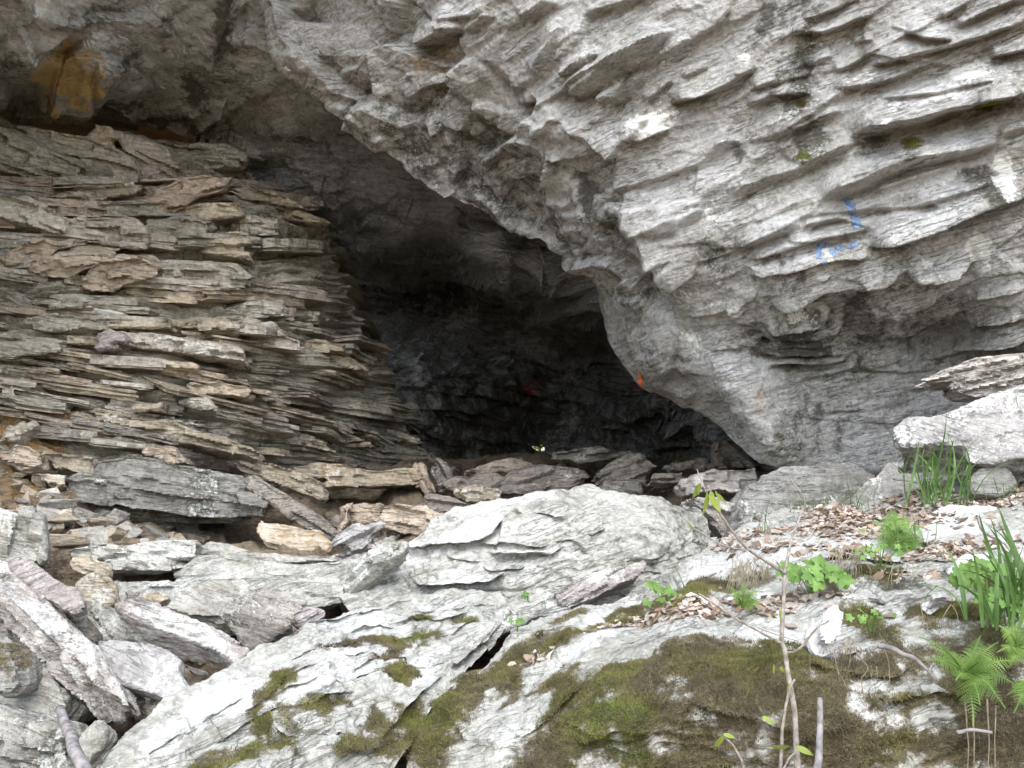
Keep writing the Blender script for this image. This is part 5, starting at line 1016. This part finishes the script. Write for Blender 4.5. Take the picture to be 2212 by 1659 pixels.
def decal(name, sheet, x0, x1, y0, y1, fn, mat, label, k=5, lift=0.004):
    """paint that follows the rock: the rock's own surface, copied a few millimetres proud"""
    sel = (sheet.PX > x0) & (sheet.PX < x1) & (sheet.PY > y0) & (sheet.PY < y1)
    ii, jj = np.where(sel); i0, i1, j0, j1 = ii.min(), ii.max() + 1, jj.min(), jj.max() + 1
    def up(A):
        A = A[i0:i1, j0:j1]; a = np.linspace(0, A.shape[0] - 1.001, (A.shape[0] - 1) * k + 1); b = np.linspace(0, A.shape[1] - 1.001, (A.shape[1] - 1) * k + 1)
        ia, ib = a.astype(int), b.astype(int); fa, fb = (a - ia)[:, None], (b - ib)[None]
        if A.ndim == 3: fa, fb = fa[..., None], fb[..., None]
        return A[ia][:, ib] * (1 - fa) * (1 - fb) + A[ia + 1][:, ib] * fa * (1 - fb) + A[ia][:, ib + 1] * (1 - fa) * fb + A[ia + 1][:, ib + 1] * fa * fb
    Pp, Nn, X, Yy = up(sheet.P), up(sheet.N), up(sheet.PX), up(sheet.PY)
    V = Pp + Nn * lift; idx = np.arange(X.size).reshape(X.shape)
    q = np.stack([idx[:-1, :-1], idx[1:, :-1], idx[1:, 1:], idx[:-1, 1:]], -1)[fn(X, Yy)[:-1, :-1]].reshape(-1, 4)
    use, inv = np.unique(q, return_inverse=True)
    o = link(name, mesh_np(name, V.reshape(-1, 3)[use], inv.reshape(-1, 4)), mat, sheet.obj); o['label'] = label
    return o
def stroke(X, Y, pts, w, rag, seed):
    p = np.array(pts, float); d = np.full(X.shape, 1e9)
    for a, b in zip(p[:-1], p[1:]):
        e = b - a; t = np.clip(((X - a[0]) * e[0] + (Y - a[1]) * e[1]) / (e @ e), 0, 1); d = np.minimum(d, np.hypot(X - a[0] - t * e[0], Y - a[1] - t * e[1]))
    n = fbm(X / 7, Y / 5, .3, 3, seed)
    return d + rag * n < w
b1 = Z(3, [(1145, 1195), (1165, 1250), (1190, 1310), (1208, 1362)])
decal('paint_mark', cliff, 1800, 1880, 410, 500, lambda X, Y: stroke(X, Y, b1, 8, 4, 1) & ~stroke(X, Y, Z(3, [(1178, 1262), (1196, 1290)]), 2, 4, 2), M['blue'], 'upright blue paint stroke on the cliff')
decal('paint_mark', cliff, 1740, 1870, 510, 580, lambda X, Y: stroke(X, Y, Z(3, [(1035, 1472), (990, 1490), (968, 1530)]), 5.5, 5, 3) | stroke(X, Y, Z(3, [(990, 1575), (1030, 1590)]), 2, 6, 4) | stroke(X, Y, Z(3, [(1050, 1520), (1080, 1500), (1140, 1490), (1205, 1472)]), 3, 5, 5), M['blue'], 'patchy blue paint marks below the upright blue stroke')
decal('paint_mark', cliff, 1335, 1400, 790, 880, lambda X, Y: stroke(X, Y, Z(5, [(1862, 765), (1866, 800), (1872, 830)]), 3.5, 2.5, 6), M['orange'], 'orange paint dab on the inner lip of the cliff')
decal('paint_mark', back, 1090, 1160, 815, 860, lambda X, Y: stroke(X, Y, Z(5, [(1080, 825), (1115, 850), (1150, 838), (1190, 815), (1180, 850), (1120, 858)]), 1.2, 1.5, 7) | stroke(X, Y, Z(5, [(1075, 878), (1150, 868), (1182, 850)]), 1.0, 1.5, 8), M['red'], 'red painted scribble at the back of the cave', lift=.008)

# ================================================================== MOSS AND LEAF LITTER
def cells(sheet, w):
    Pq = sheet.P; n = np.linalg.norm(np.cross(np.diff(Pq, axis=0)[:, :-1], np.diff(Pq, axis=1)[:-1]), axis=-1)
    pr = (w[:-1, :-1] * n).ravel(); return pr / pr.sum()
def moss_tufts(name, sheet, w, n, label, green=()):
    pr = cells(sheet, w); pick = rng.choice(len(pr), n, p=pr); nv = sheet.P.shape[1] - 1
    i, j = pick // nv, pick % nv; u, v = rng.random(n)[:, None], rng.random(n)[:, None]
    A = sheet.P; p = A[i, j] * (1 - u) * (1 - v) + A[i + 1, j] * u * (1 - v) + A[i, j + 1] * (1 - u) * v + A[i + 1, j + 1] * u * v
    nr = sheet.N[i, j]; px, py = sheet.PX[i, j], sheet.PY[i, j]
    d = nr * .8 + rng.normal(size=(n, 3)) * .55 + np.array([0, 0, .35]); d /= np.linalg.norm(d, axis=1, keepdims=True)
    clump = fbm(p[:, 0] * 30, p[:, 1] * 30, p[:, 2] * 30, 2, 160)
    ln = (rng.uniform(.006, .013, n) * (1 + .5 * clump))[:, None]
    s_ = np.cross(d, rng.normal(size=(n, 3))); s_ /= np.linalg.norm(s_, axis=1, keepdims=True); s_ *= rng.uniform(.0010, .0018, n)[:, None]
    V = np.stack([p - s_ - nr * .002, p + s_ - nr * .002, p + d * ln], 1).reshape(-1, 3)
    g = np.clip(.32 + .7 * fbm(p[:, 0] * 4, p[:, 1] * 4, p[:, 2] * 4, 4, 161), 0, 1)
    for cx, cy, rx, ry, st in green: g = np.maximum(g, st * np.exp(-((px - cx) / rx) ** 2 - ((py - cy) / ry) ** 2) * rng.uniform(.6, 1, n))
    g = np.clip(g + rng.normal(size=n) * .12, 0, 1.3)[:, None]
    c0, c1, c2 = np.array([.19, .16, .115]), np.array([.21, .195, .075]), np.array([.17, .22, .05])
    c = np.where(g < .55, c0 + (c1 - c0) * g / .55, c1 + (c2 - c1) * np.clip((g - .55) / .6, 0, 1)) * rng.uniform(.7, 1.25, n)[:, None]
    me = mesh_np(name, V, np.arange(3 * n).reshape(-1, 3), False)
    set_mask(me, np.repeat(np.hstack([c, np.ones((n, 1))]), 3, 0), 'tint')
    o = link(name, me, M['moss']); tag(o, label, kind='stuff'); return o
wm = lambda s_: np.clip(s_.mask[..., 0] - .38, 0, .6) * (s_.PY < 1720)
moss_tufts('moss', outcrop, wm(outcrop), 190000, 'brown and olive moss carpet on the lower right outcrop', [(950, 1560, 60, 90, 1.1), (1400, 1590, 90, 50, .5), (1870, 1330, 60, 60, .75), (1500, 1290, 80, 40, .6), (2030, 1320, 90, 40, .75), (1960, 1480, 80, 60, .7), (1340, 1330, 60, 20, .75), (1890, 1240, 50, 25, .9), (1100, 1440, 100, 40, .7)])
moss_tufts('moss', ridge, wm(ridge), 42000, 'green moss streaks on the white rock slope', [(558, 1577, 40, 50, .95), (605, 1470, 50, 30, .9), (680, 1534, 80, 30, .75), (880, 1560, 70, 80, .9), (863, 1453, 50, 20, .8)])
moss_tufts('moss', cliff, np.clip(cliff.mask[..., 0] - .42, 0, .5) * (cliff.PY < 700), 9000, 'small green moss cushions under the ledges of the cliff', [(x, y, 90, 60, 1.1) for x, y in Z(3, [(1520, 860), (1700, 1420), (1990, 640), (880, 960)])])

def litter(name, sheet, spots, n, label, size=(.009, .024)):
    w = np.zeros(sheet.PX.shape)
    for cx, cy, rx, ry, an, st in spots:
        c, s_ = math.cos(R(an)), math.sin(R(an)); dx, dy = sheet.PX - cx, sheet.PY - cy
        w += st * np.exp(-((dx * c + dy * s_) / rx) ** 2 - ((-dx * s_ + dy * c) / ry) ** 2)
    w *= np.clip(sheet.N[..., 2] + .1, 0.02, 1)
    w *= np.clip(.6 + fbm(sheet.P[..., 0] * 5, sheet.P[..., 1] * 5, sheet.P[..., 2] * 5, 3, 170), 0, 2)
    w[:, -6:] = 0
    pr = cells(sheet, w); pick = rng.choice(len(pr), n, p=pr); nv = sheet.P.shape[1] - 1; i, j = pick // nv, pick % nv
    V, Fc, C = [], [], []
    m = 10; t = np.linspace(0, 2 * np.pi, m, endpoint=False)
    for k in range(n):
        p = sheet.P[i[k], j[k]]; nr = sheet.N[i[k], j[k]] + np.array([0, 0, .5]) + rng.normal(size=3) * .45; nr /= np.linalg.norm(nr)
        a = np.cross(nr, rng.normal(size=3)); a /= np.linalg.norm(a); b = np.cross(nr, a)
        s_ = rng.uniform(*size); r = (1 + .28 * np.sign(np.sin(t * 2.5 + rng.uniform(0, 6))) * rng.random(m)) * s_
        x, y = r * np.cos(t) * 1.15, r * np.sin(t) * .7
        cu = rng.uniform(-25, 45); z = cu * y * y + rng.uniform(-8, 8) * x * x + rng.normal(size=m) * .002
        base = len(V); V.append(p + nr * .006); V += list(p + nr * .006 + x[:, None] * a + y[:, None] * b + z[:, None] * nr)
        Fc += [(base, base + 1 + q, base + 1 + (q + 1) % m) for q in range(m)]
        c = np.array([[.46, .38, .32], [.38, .29, .22], [.58, .51, .46], [.22, .16, .11], [.50, .42, .37], [.30, .22, .16]])[rng.integers(6)] * rng.uniform(.65, 1.15)
        C += [np.append(c, 1)] * (m + 1)
    me = mesh_np(name, np.array(V), np.array(Fc)); set_mask(me, np.array(C), 'tint'); o = link(name, me, M['litter']); tag(o, label, kind='stuff')
litter('leaf_litter', outcrop, [(1560, 1325, 190, 11, -6, 1.2), (1400, 1340, 70, 10, -15, 1), (1690, 1335, 60, 12, 0, .8), (1900, 1115, 230, 30, -5, 1), (2130, 1070, 120, 34, 0, 1.3), (1690, 1160, 120, 12, -10, .8), (1790, 1300, 60, 16, 0, .6), (1880, 1185, 130, 8, 0, 1.0), (2060, 1175, 120, 8, 0, 1.0), (1240, 1395, 160, 8, -20, .35), (1960, 1250, 60, 14, 0, .5), (1830, 1360, 50, 20, 0, .5)], 2900, 'pale brown fallen leaves scattered over the outcrop ledges')
litter('leaf_litter', talus, [(760, 1170, 60, 20, 0, 1), (1480, 1090, 60, 16, 0, 1.5), (1440, 1060, 80, 12, 0, 1), (420, 1430, 30, 20, 0, .6), (700, 1290, 30, 14, 0, .6)], 150, 'dark fallen leaves on the soil between the cave floor slabs', (.012, .03))

# ================================================================== PLANTS
def ribbon(L, w, bend, seed, nseg=8, fold=.25):
    r = np.random.default_rng(seed); t = np.linspace(0, 1, nseg)
    ang = bend * t ** 1.6; dl = L / (nseg - 1)
    x = np.concatenate([[0], np.cumsum(np.sin(ang[1:]) * dl)]); z = np.concatenate([[0], np.cumsum(np.cos(ang[1:]) * dl)])
    ww = w * np.clip(np.minimum(1, .55 + 2 * t) * (1 - t ** 2.2), .03, 1)
    V = []
    for k in range(nseg): V += [(x[k], -ww[k], z[k]), (x[k] - ww[k] * fold, 0, z[k]), (x[k], ww[k], z[k])]
    Fq = []
    for k in range(nseg - 1):
        a = 3 * k; Fq += [(a, a + 1, a + 4, a + 3), (a + 1, a + 2, a + 5, a + 4)]
    return mesh_np('blade', np.array(V), np.array(Fq))
blade_meshes = [ribbon(1.0, .009 + .003 * (i % 3), b, i) for i, b in enumerate((.5, .9, 1.3, 1.7, 2.1, 1.1))]
for me in blade_meshes: me.materials.append(M['grass'])
broad_meshes = [ribbon(1.0, .030, b, 40 + i) for i, b in enumerate((.7, 1.2, 1.8, 2.2))]
for me in broad_meshes: me.materials.append(M['grass'])
def tuft(name, label, px, py, Y, n, lo, hi, spread, meshes=blade_meshes, cat='grass', lean=0.0, part='blade'):
    b = P(px, py, Y); root = empty(name, b); tag(root, label, cat, None)
    for k in range(n):
        o = bpy.data.objects.new(part, meshes[rng.integers(len(meshes))]); COL.objects.link(o); o.parent = root
        s_ = rng.uniform(lo, hi); o.scale = (s_, s_, s_)
        o.location = (rng.normal() * spread, rng.normal() * spread * .6, rng.uniform(-.02, 0))
        o.rotation_euler = (rng.normal() * .22, rng.normal() * .22 + lean, rng.uniform(0, 6.28))
    return root
tuft('grass_tuft', 'tall bright green grass tuft in front of the grey boulders', 2022, 1085, 4.55, 46, .22, .46, .07)
tuft('grass_tuft', 'broad-leaved dark green grass clump at the right edge above the fern', 2205, 1330, 3.0, 22, .20, .38, .05, broad_meshes, part='leaf')
tuft('grass_tuft', 'upper broad grass leaves at the right edge beside the long white stone', 2190, 1270, 3.35, 12, .15, .30, .05, broad_meshes, part='leaf')
tuft('grass_tuft', 'single tall grass shoot in front of the grey boulder', 1652, 1172, 4.5, 5, .14, .26, .012)
tuft('grass_tuft', 'fine grass tuft growing along the foot of the smooth grey boulder', 1755, 1115, 5.0, 40, .08, .2, .09)
tuft('grass_tuft', 'short fine grass at the foot of the smaller grey boulder', 1862, 1098, 4.8, 22, .08, .18, .06)
tuft('grass_tuft', 'thin grass shoot at the left edge of the outcrop bank', 1486, 1330, 3.7, 4, .12, .24, .01)
tuft('grass_tuft', 'sparse grass below the tall tuft among fallen leaves', 1985, 1175, 3.95, 16, .08, .18, .06)
tuft('grass_tuft', 'sparse green grass at the right edge below the pinkish slab', 2190, 1075, 4.2, 14, .08, .2, .06)
tuft('grass_tuft', 'small weed on top of the pinkish slab', 2195, 872, 4.4, 7, .05, .1, .02)

def leaf_mesh(seed, lobes=5, k=.22, curl=1.0):
    r = np.random.default_rng(seed); m = 26; t = np.linspace(0, 2 * np.pi, m, endpoint=False)
    rad = .5 * (1 + k * np.cos(lobes * t + np.pi * 0)) * (1 + .05 * r.normal(size=m)); rad[m // 2 - 1:m // 2 + 2] *= .55
    x, y = rad * np.cos(t) + .45, rad * np.sin(t); z = -.25 * curl * (y ** 2) * 2 - .12 * (x - .4) ** 2 + .02 * r.normal(size=m)
    V = np.vstack([[[.42, 0, .04]], np.stack([x, y, z], -1)])
    me = mesh_np('leaf', V, np.array([(0, 1 + i, 1 + (i + 1) % m) for i in range(m)])); return me
round_leaves = [leaf_mesh(60 + i) for i in range(4)]
def oval_mesh(seed):
    t = np.linspace(0, 1, 8); w = .17 * np.sin(np.pi * t ** .8) ** .9; V = []
    for a, b in zip(t, w): V += [(a, -b, -.25 * a * a + .02), (a, 0, -.25 * a * a), (a, b, -.25 * a * a + .02)]
    Fq = [f for k in range(7) for f in ((3 * k, 3 * k + 1, 3 * k + 4, 3 * k + 3), (3 * k + 1, 3 * k + 2, 3 * k + 5, 3 * k + 4))]
    return mesh_np('leaf', np.array(V), np.array(Fq))
oval_leaves = [oval_mesh(i) for i in range(2)]
for me in round_leaves: me.materials.append(M['leaf'])
for me in oval_leaves: me.materials.append(M['yleaf'])
def leafy(name, label, px, py, Y, n, rad, size, meshes=round_leaves, h=.06):
    b = P(px, py, Y); root = empty(name, b); tag(root, label, 'plant')
    for k in range(n):
        a = rng.uniform(0, 6.28); rr = rad * math.sqrt(rng.random()); q = np.array([rr * math.cos(a), rr * math.sin(a) * .5 - .02, h * (1 - (rr / rad) ** 2 * .6) + rng.uniform(-.01, .015)])
        o = bpy.data.objects.new('leaf', meshes[rng.integers(len(meshes))]); COL.objects.link(o); o.parent = root; o.location = q
        s_ = rng.uniform(*size); o.scale = (s_, s_, s_); o.rotation_euler = (Matrix.Rotation(.95 + rng.normal() * .22, 3, 'X') @ Matrix.Rotation(rng.normal() * .25, 3, 'Y') @ Matrix.Rotation(a + rng.normal() * .4, 3, 'Z')).to_euler()
        if k % 2 == 0: tube_obj('stem', np.array([b + np.array([q[0] * .2, q[1] * .2, -.03]), b + q * np.array([.7, .7, .6]), b + q]), .0015, .001, M['leaf'], root, k)
    return root
leafy('leafy_plant', 'round-leaved light green plant on the bank right of the sapling', 1752, 1262, 3.62, 34, .09, (.032, .055))
leafy('leafy_plant', 'light green lobed plant beside the broad grass at the right edge', 2125, 1275, 3.2, 34, .10, (.03, .05))
leafy('leafy_plant', 'small bright green lobed plant at the left end of the mossy bank', 1425, 1305, 3.85, 9, .045, (.03, .05))
leafy('leafy_plant', 'tiny green plant on the white boulder foot', 1142, 1285, 4.45, 4, .02, (.015, .025), h=.02)
leafy('leafy_plant', 'tiny green sprout in the crevice between slope and outcrop', 1118, 1350, 4.0, 4, .02, (.02, .03), h=.02)
leafy('leafy_plant', 'small-leaved creeper on the mossy bank below the white pebble', 1880, 1345, 3.2, 14, .07, (.012, .022), h=.03)
leafy('leafy_plant', 'small-leaved green seedlings in the leaf litter above the bank', 1915, 1150, 4.1, 18, .12, (.012, .024), h=.03)
leafy('leafy_plant', 'small-leaved creeper spilling over the bank edge in the middle', 1900, 1205, 3.72, 18, .10, (.012, .024), h=.04)

def frond_mesh(base, ctrl, tip, width, org, n=17, lace=False):
    t = np.linspace(0, 1, n + 3)[:, None]; c = (1 - t) ** 2 * base + 2 * t * (1 - t) * ctrl + t * t * tip
    tg = np.gradient(c, axis=0); tg /= np.linalg.norm(tg, axis=1, keepdims=True)
    view = (CAM - base); view /= np.linalg.norm(view); up = view * .7 + np.array([0, 0, .7])
    V, Fc = [], []
    def tri(a, b, c_): i = len(V); V.extend([a, b, c_]); Fc.append((i, i + 1, i + 2))
    for k in range(len(c) - 1):
        s_ = np.cross(tg[k], up); s_ /= np.linalg.norm(s_); w = .0016
        tri(c[k] - s_ * w, c[k] + s_ * w, c[k + 1] + s_ * w * .8); tri(c[k] - s_ * w, c[k + 1] + s_ * w * .8, c[k + 1] - s_ * w * .8)
        if k < 2: continue
        f = k / (len(c) - 1); Lp = width * (np.sin(np.pi * min(1, f * .85 + .18)) ** .8) * (1.02 - f * .55)
        for sd in (-1, 1):
            d = s_ * sd + tg[k] * .35 + rng.normal(size=3) * .06; d /= np.linalg.norm(d); q = np.cross(d, np.cross(s_, tg[k])); q /= np.linalg.norm(q)
            dn = -np.array([0, 0, 1.0]) * .25
            m = 6; W = Lp * (.12 if not lace else .1)
            pts = [c[k] + d * Lp * u + dn * Lp * u * u for u in np.linspace(0, 1, m + 1)]
            for e in range(m):
                wd = W * (1 - (e / m) ** 1.5) * (1.25 if not lace else 2.0); mid = (pts[e] + pts[e + 1]) / 2
                for s2 in (-1, 1): tri(pts[e], pts[e + 1], mid + q * wd * s2 + d * Lp * .05)
    return mesh_np('frond', np.array(V) - org, np.array(Fc), False)
def fern(name, label, base, Y, fr, width, mat=M['fern'], lace=False):
    b = P(base[0], base[1], Y); root = empty(name, b); tag(root, label, 'fern')
    for k, (tx, ty, dy) in enumerate(fr):
        tip = P(tx, ty, Y + dy); ctrl = (b + tip) / 2 + np.array([0, -.03, np.linalg.norm(tip - b) * .24])
        o = link('frond', frond_mesh(b, ctrl, tip, width * rng.uniform(.85, 1.15), b, 17, lace), mat, root)
        tube_obj('stalk', np.array([b, b * .5 + ctrl * .5, ctrl * .6 + tip * .2 + b * .2]), .002, .0012, mat, root, k)
    return root
f9 = lambda *p: [(*Z(9, [(x, y)])[0], d) for x, y, d in p]
fern('fern', 'large bright green fern spreading in the lower right', Z(9, [(1850, 1090)])[0], 2.85, f9((1575, 870, .0), (1600, 1010, -.05), (1950, 860, .05), (1995, 985, -.05), (2180, 1020, .0), (2150, 1150, -.1), (2040, 1210, -.12), (1945, 1280, -.15), (1800, 1130, -.1), (1905, 1410, -.1), (1690, 940, .05), (2060, 900, .05), (2100, 1300, -.1)), .042)
fern('fern', 'fern hanging in from the bottom right corner', Z(9, [(2230, 1130)])[0], 2.75, f9((2150, 1330, -.05), (2110, 1220, 0), (2240, 1370, -.05), (2160, 1170, 0)), .034)
fern('fern', 'lacy pale green fern on the leaf-strewn ledge above the bank', Z(9, [(1450, 300)])[0], 4.05, f9((1340, 130, .1), (1400, 90, .1), (1500, 130, .1), (1330, 220, 0), (1620, 280, 0), (1600, 340, -.1), (1400, 360, -.1), (1520, 370, -.1), (1290, 280, 0)), .05, M['fern'], True)
fern('fern', 'small lacy fern left of the sapling stem', Z(9, [(510, 690)])[0], 3.55, f9((430, 560, 0), (520, 530, 0), (600, 570, 0), (630, 640, 0), (460, 600, -.03)), .03, M['fern'], True)
fern('fern', 'low green fern at the right edge above the large fern', Z(9, [(2050, 640)])[0], 3.1, f9((1850, 560, 0), (1900, 650, -.05), (1960, 600, 0), (2120, 690, 0), (1990, 720, -.05)), .04)

fern('fern', 'drooping fern fronds at the right edge just right of the large fern', Z(9, [(2170, 930)])[0], 2.9, f9((2060, 800, 0), (2120, 760, .05), (2230, 780, .05), (2050, 960, -.05), (2240, 960, 0), (2120, 1050, -.05)), .036)
tuft('grass_tuft', 'grass leaves arching down at the right edge over the mossy hump', 2170, 1345, 2.95, 16, .14, .28, .05, broad_meshes, part='leaf')
leafy('leafy_plant', 'small green leafy plant at the right edge above the drooping fern', 2175, 1330, 3.0, 20, .09, (.025, .045))
# ---- sapling and seedlings
def sapling(name, label, stems, branches, leaves, Y0):
    b = stems[0][0][0]; root = empty(name, b); tag(root, label, 'sapling')
    for pts, r0, r1 in stems: tube_obj('stem', pts, r0, r1, M['bark'], root, 3, .003, 8)
    twigs = [(pts, tube_obj('branch', pts, r0, r1, M['bark'], root, 4, .003)) for pts, r0, r1 in branches]
    for (x, y, Y, s_, a, sx) in leaves:
        o = bpy.data.objects.new('leaf', oval_leaves[0]); COL.objects.link(o); q = P(x, y, Y)
        near = sorted((float(np.min(np.linalg.norm(np.asarray(t[0]) - q, axis=1))), k) for k, t in enumerate(twigs))
        o.parent = twigs[near[0][1]][1] if near and near[0][0] < .2 else root; o.location = q - b
        o.scale = (s_,) * 3; o.rotation_euler = (sx, a, rng.uniform(-.6, .6))
    return root
st = pxl(9, [(850, 1720), (845, 1600), (835, 1400), (800, 1150), (765, 950), (752, 880), (765, 640), (770, 490)], 2.75, 2.85)
st2 = pxl(9, [(770, 490), (795, 360), (820, 250), (860, 140), (886, 60), (860, -10), (790, -100)], 2.85, 2.95)
L9 = lambda x, y: Z(9, [(x, y)])[0]
sapling('sapling', 'bare grey sapling with thin forking twigs in front of the outcrop', [(st, .0085, .005), (st2, .0045, .002)],
        [(pxl(9, [(770, 490), (640, 400), (560, 340), (480, 260), (380, 140), (320, 40), (300, -20)], 2.85, 2.7), .005, .0022), (pxl(9, [(560, 352), (480, 335), (400, 310), (300, 260), (215, 220)], 2.8, 2.75), .003, .0015),
         (pxl(9, [(756, 915), (680, 870), (600, 820), (450, 740), (330, 670), (250, 605)], 2.82, 2.7), .004, .0018), (pxl(9, [(775, 968), (830, 955), (880, 920), (930, 850), (970, 810), (1035, 765)], 2.82, 2.78), .0045, .002),
         (pxl(9, [(735, 1720), (750, 1500), (770, 1350), (800, 1180), (825, 1130)], 2.7, 2.7), .005, .003), (pxl(9, [(745, 1690), (790, 1610), (850, 1550)], 2.65), .003, .002), (pxl(9, [(750, 480), (735, 430), (720, 400)], 2.83), .003, .0015), (pxl(9, [(600, 815), (700, 845), (860, 890)], 2.8), .002, .001)],
        [(*L9(310, 10), 2.7, .055, .9, 1.2), (*L9(300, -5), 2.7, .06, 1.6, .9), (*L9(345, 5), 2.7, .05, .4, 1.0), (*L9(215, 215), 2.75, .02, -2.4, 1.0), (*L9(735, 1050), 2.8, .03, .6, 1.2), (*L9(700, 1030), 2.8, .03, 1.4, 1.2), (*L9(630, 1350), 2.7, .04, .4, 1.0), (*L9(790, 1150), 2.75, .04, 1.5, 1.2), (*L9(800, 1525), 2.68, .05, 2.9, .9), (*L9(830, 1530), 2.68, .05, .3, .9), (*L9(735, 700), 2.8, .03, 1.3, 1.0), (*L9(715, 700), 2.8, .025, 1.9, 1.0)], 2.8)
sapling('seedling', 'thin seedling with two pale leaves at the bottom of the outcrop', [(pxl(9, [(530, 1720), (510, 1610), (460, 1530), (400, 1465)], 2.75), .004, .002)], [], [(*L9(400, 1460), 2.75, .045, 2.1, 1.0), (*L9(395, 1455), 2.75, .035, .2, 1.0)], 2.75)
sapling('seedling', 'thin stem with drooping pale leaves in front of the gap beside the white boulder', [(pxl(6, [(390, 1659), (340, 1560), (280, 1450), (240, 1340)], 3.4, 3.5), .003, .0015)], [], [(*Z(6, [(320, 1470)])[0], 3.45, .05, 1.3, 1.0), (*Z(6, [(345, 1470)])[0], 3.45, .06, .9, 1.0), (*Z(6, [(260, 1425)])[0], 3.48, .06, 2.0, 1.0), (*Z(6, [(250, 1430)])[0], 3.48, .04, 1.5, 1.0)], 3.4)

# ---- hanging roots and dead grass on the bank
def bunch(name, label, lines, Y, r, mat, cat, part, jitter=0):
    b = P(*Z(9, [lines[0][0]])[0], Y); root = empty(name, b); tag(root, label, cat)
    for k, ln in enumerate(lines): tube_obj(part, pxl(9, ln, Y + rng.uniform(-.04, .03)), r * rng.uniform(.7, 1.2), r * .4, mat, root, k, .001, 5)
bunch('hanging_root', 'pale wiry roots dangling over the moss right of the sapling', [[(1070, 940), (1080, 1040), (1110, 1110), (1140, 1170), (1170, 1230)], [(1165, 920), (1230, 1000), (1270, 1060), (1232, 1120), (1240, 1190), (1262, 1290)], [(1370, 940), (1395, 1020), (1400, 1120), (1385, 1200), (1380, 1280)], [(1290, 1040), (1300, 1100)], [(1320, 1050), (1330, 1120)], [(1090, 1080), (1105, 1170)], [(920, 1000), (925, 1080), (935, 1140)], [(1160, 930), (1165, 1010), (1150, 1060)], [(1200, 930), (1215, 990), (1260, 1040)]], 2.9, .0017, M['root'], 'root', 'rootlet')
bunch('hanging_root', 'forked pale roots on the mossy hump left of the broad grass', [[(1775, 670), (1735, 730), (1728, 800), (1755, 870)], [(1780, 680), (1810, 740), (1800, 840)], [(1590, 670), (1600, 760), (1590, 800)]], 2.95, .0017, M['root'], 'root', 'rootlet')
bunch('hanging_root', 'long brown roots hanging below the large fern', [[(x, y), (x + d, y + 130), (x + d * 2, y + 260), (x + d, y + 460)] for x, y, d in ((1858, 1260, 9), (1905, 1290, 3), (1990, 1240, 5), (2044, 1280, -4))], 2.8, .0028, M['root'], 'root', 'rootlet')
def dead_grass(label, px0, px1, py0, py1, Y, n, L):
    b = P((px0 + px1) / 2, py0, Y); root = empty('dead_grass', b); tag(root, label, 'dead grass')
    for k in range(n):
        x = rng.uniform(px0, px1); y = rng.uniform(py0, py1); l = L * rng.uniform(.5, 1.2); dx = rng.normal() * 12
        tube_obj('blade', P(np.array([x, x + dx * .4, x + dx, x + dx * 1.2]), np.array([y, y + l * .15, y + l * .6, y + l]), np.array([Y + .05, Y - .03, Y - .05, Y - .04])), .0013, .0006, M['straw'], root, k, .001, 4)
dead_grass('drooping dead grass hanging over the bank above the round-leaved plant', 1800, 1860, 1175, 1200, 3.75, 50, 60)
dead_grass('bleached dead grass drooping left of the sapling', 1580, 1660, 1205, 1240, 3.85, 80, 75)
dead_grass('thin dead grass on the mossy ledge beside the white angular stone', 1780, 1840, 1375, 1390, 3.0, 12, 45)
dead_grass('thin dead grass at the bank edge below the lacy fern', 1920, 1990, 1215, 1235, 3.65, 12, 50)

# ---- the daylight end of the passage: a bush seen through the chink
def far_bush():
    c = P(1166, 966, 17.2); root = empty('bush', c - np.array([0, 0, .9])); tag(root, 'sunlit yellow-green bush seen through the chink at the back of the cave', 'bush')
    n = 1500; p = rng.normal(size=(n, 3)) * np.array([.5, .3, .4]) + np.array([0, 0, .9]); V = []
    for q in p:
        a = rng.normal(size=3); a /= np.linalg.norm(a); b = np.cross(a, rng.normal(size=3)); b /= np.linalg.norm(b)
        V += [q - a * .06, q + b * .03, q + a * .06, q - b * .03]
    link('crown', mesh_np('crown', np.array(V), np.arange(4 * n).reshape(-1, 4)), M['yleaf'], root)
    tube_obj('stem', np.array([c - np.array([0, 0, 1.6]), c - np.array([0, 0, .8]), c]), .03, .015, M['bark'], root, 1)
far_bush()
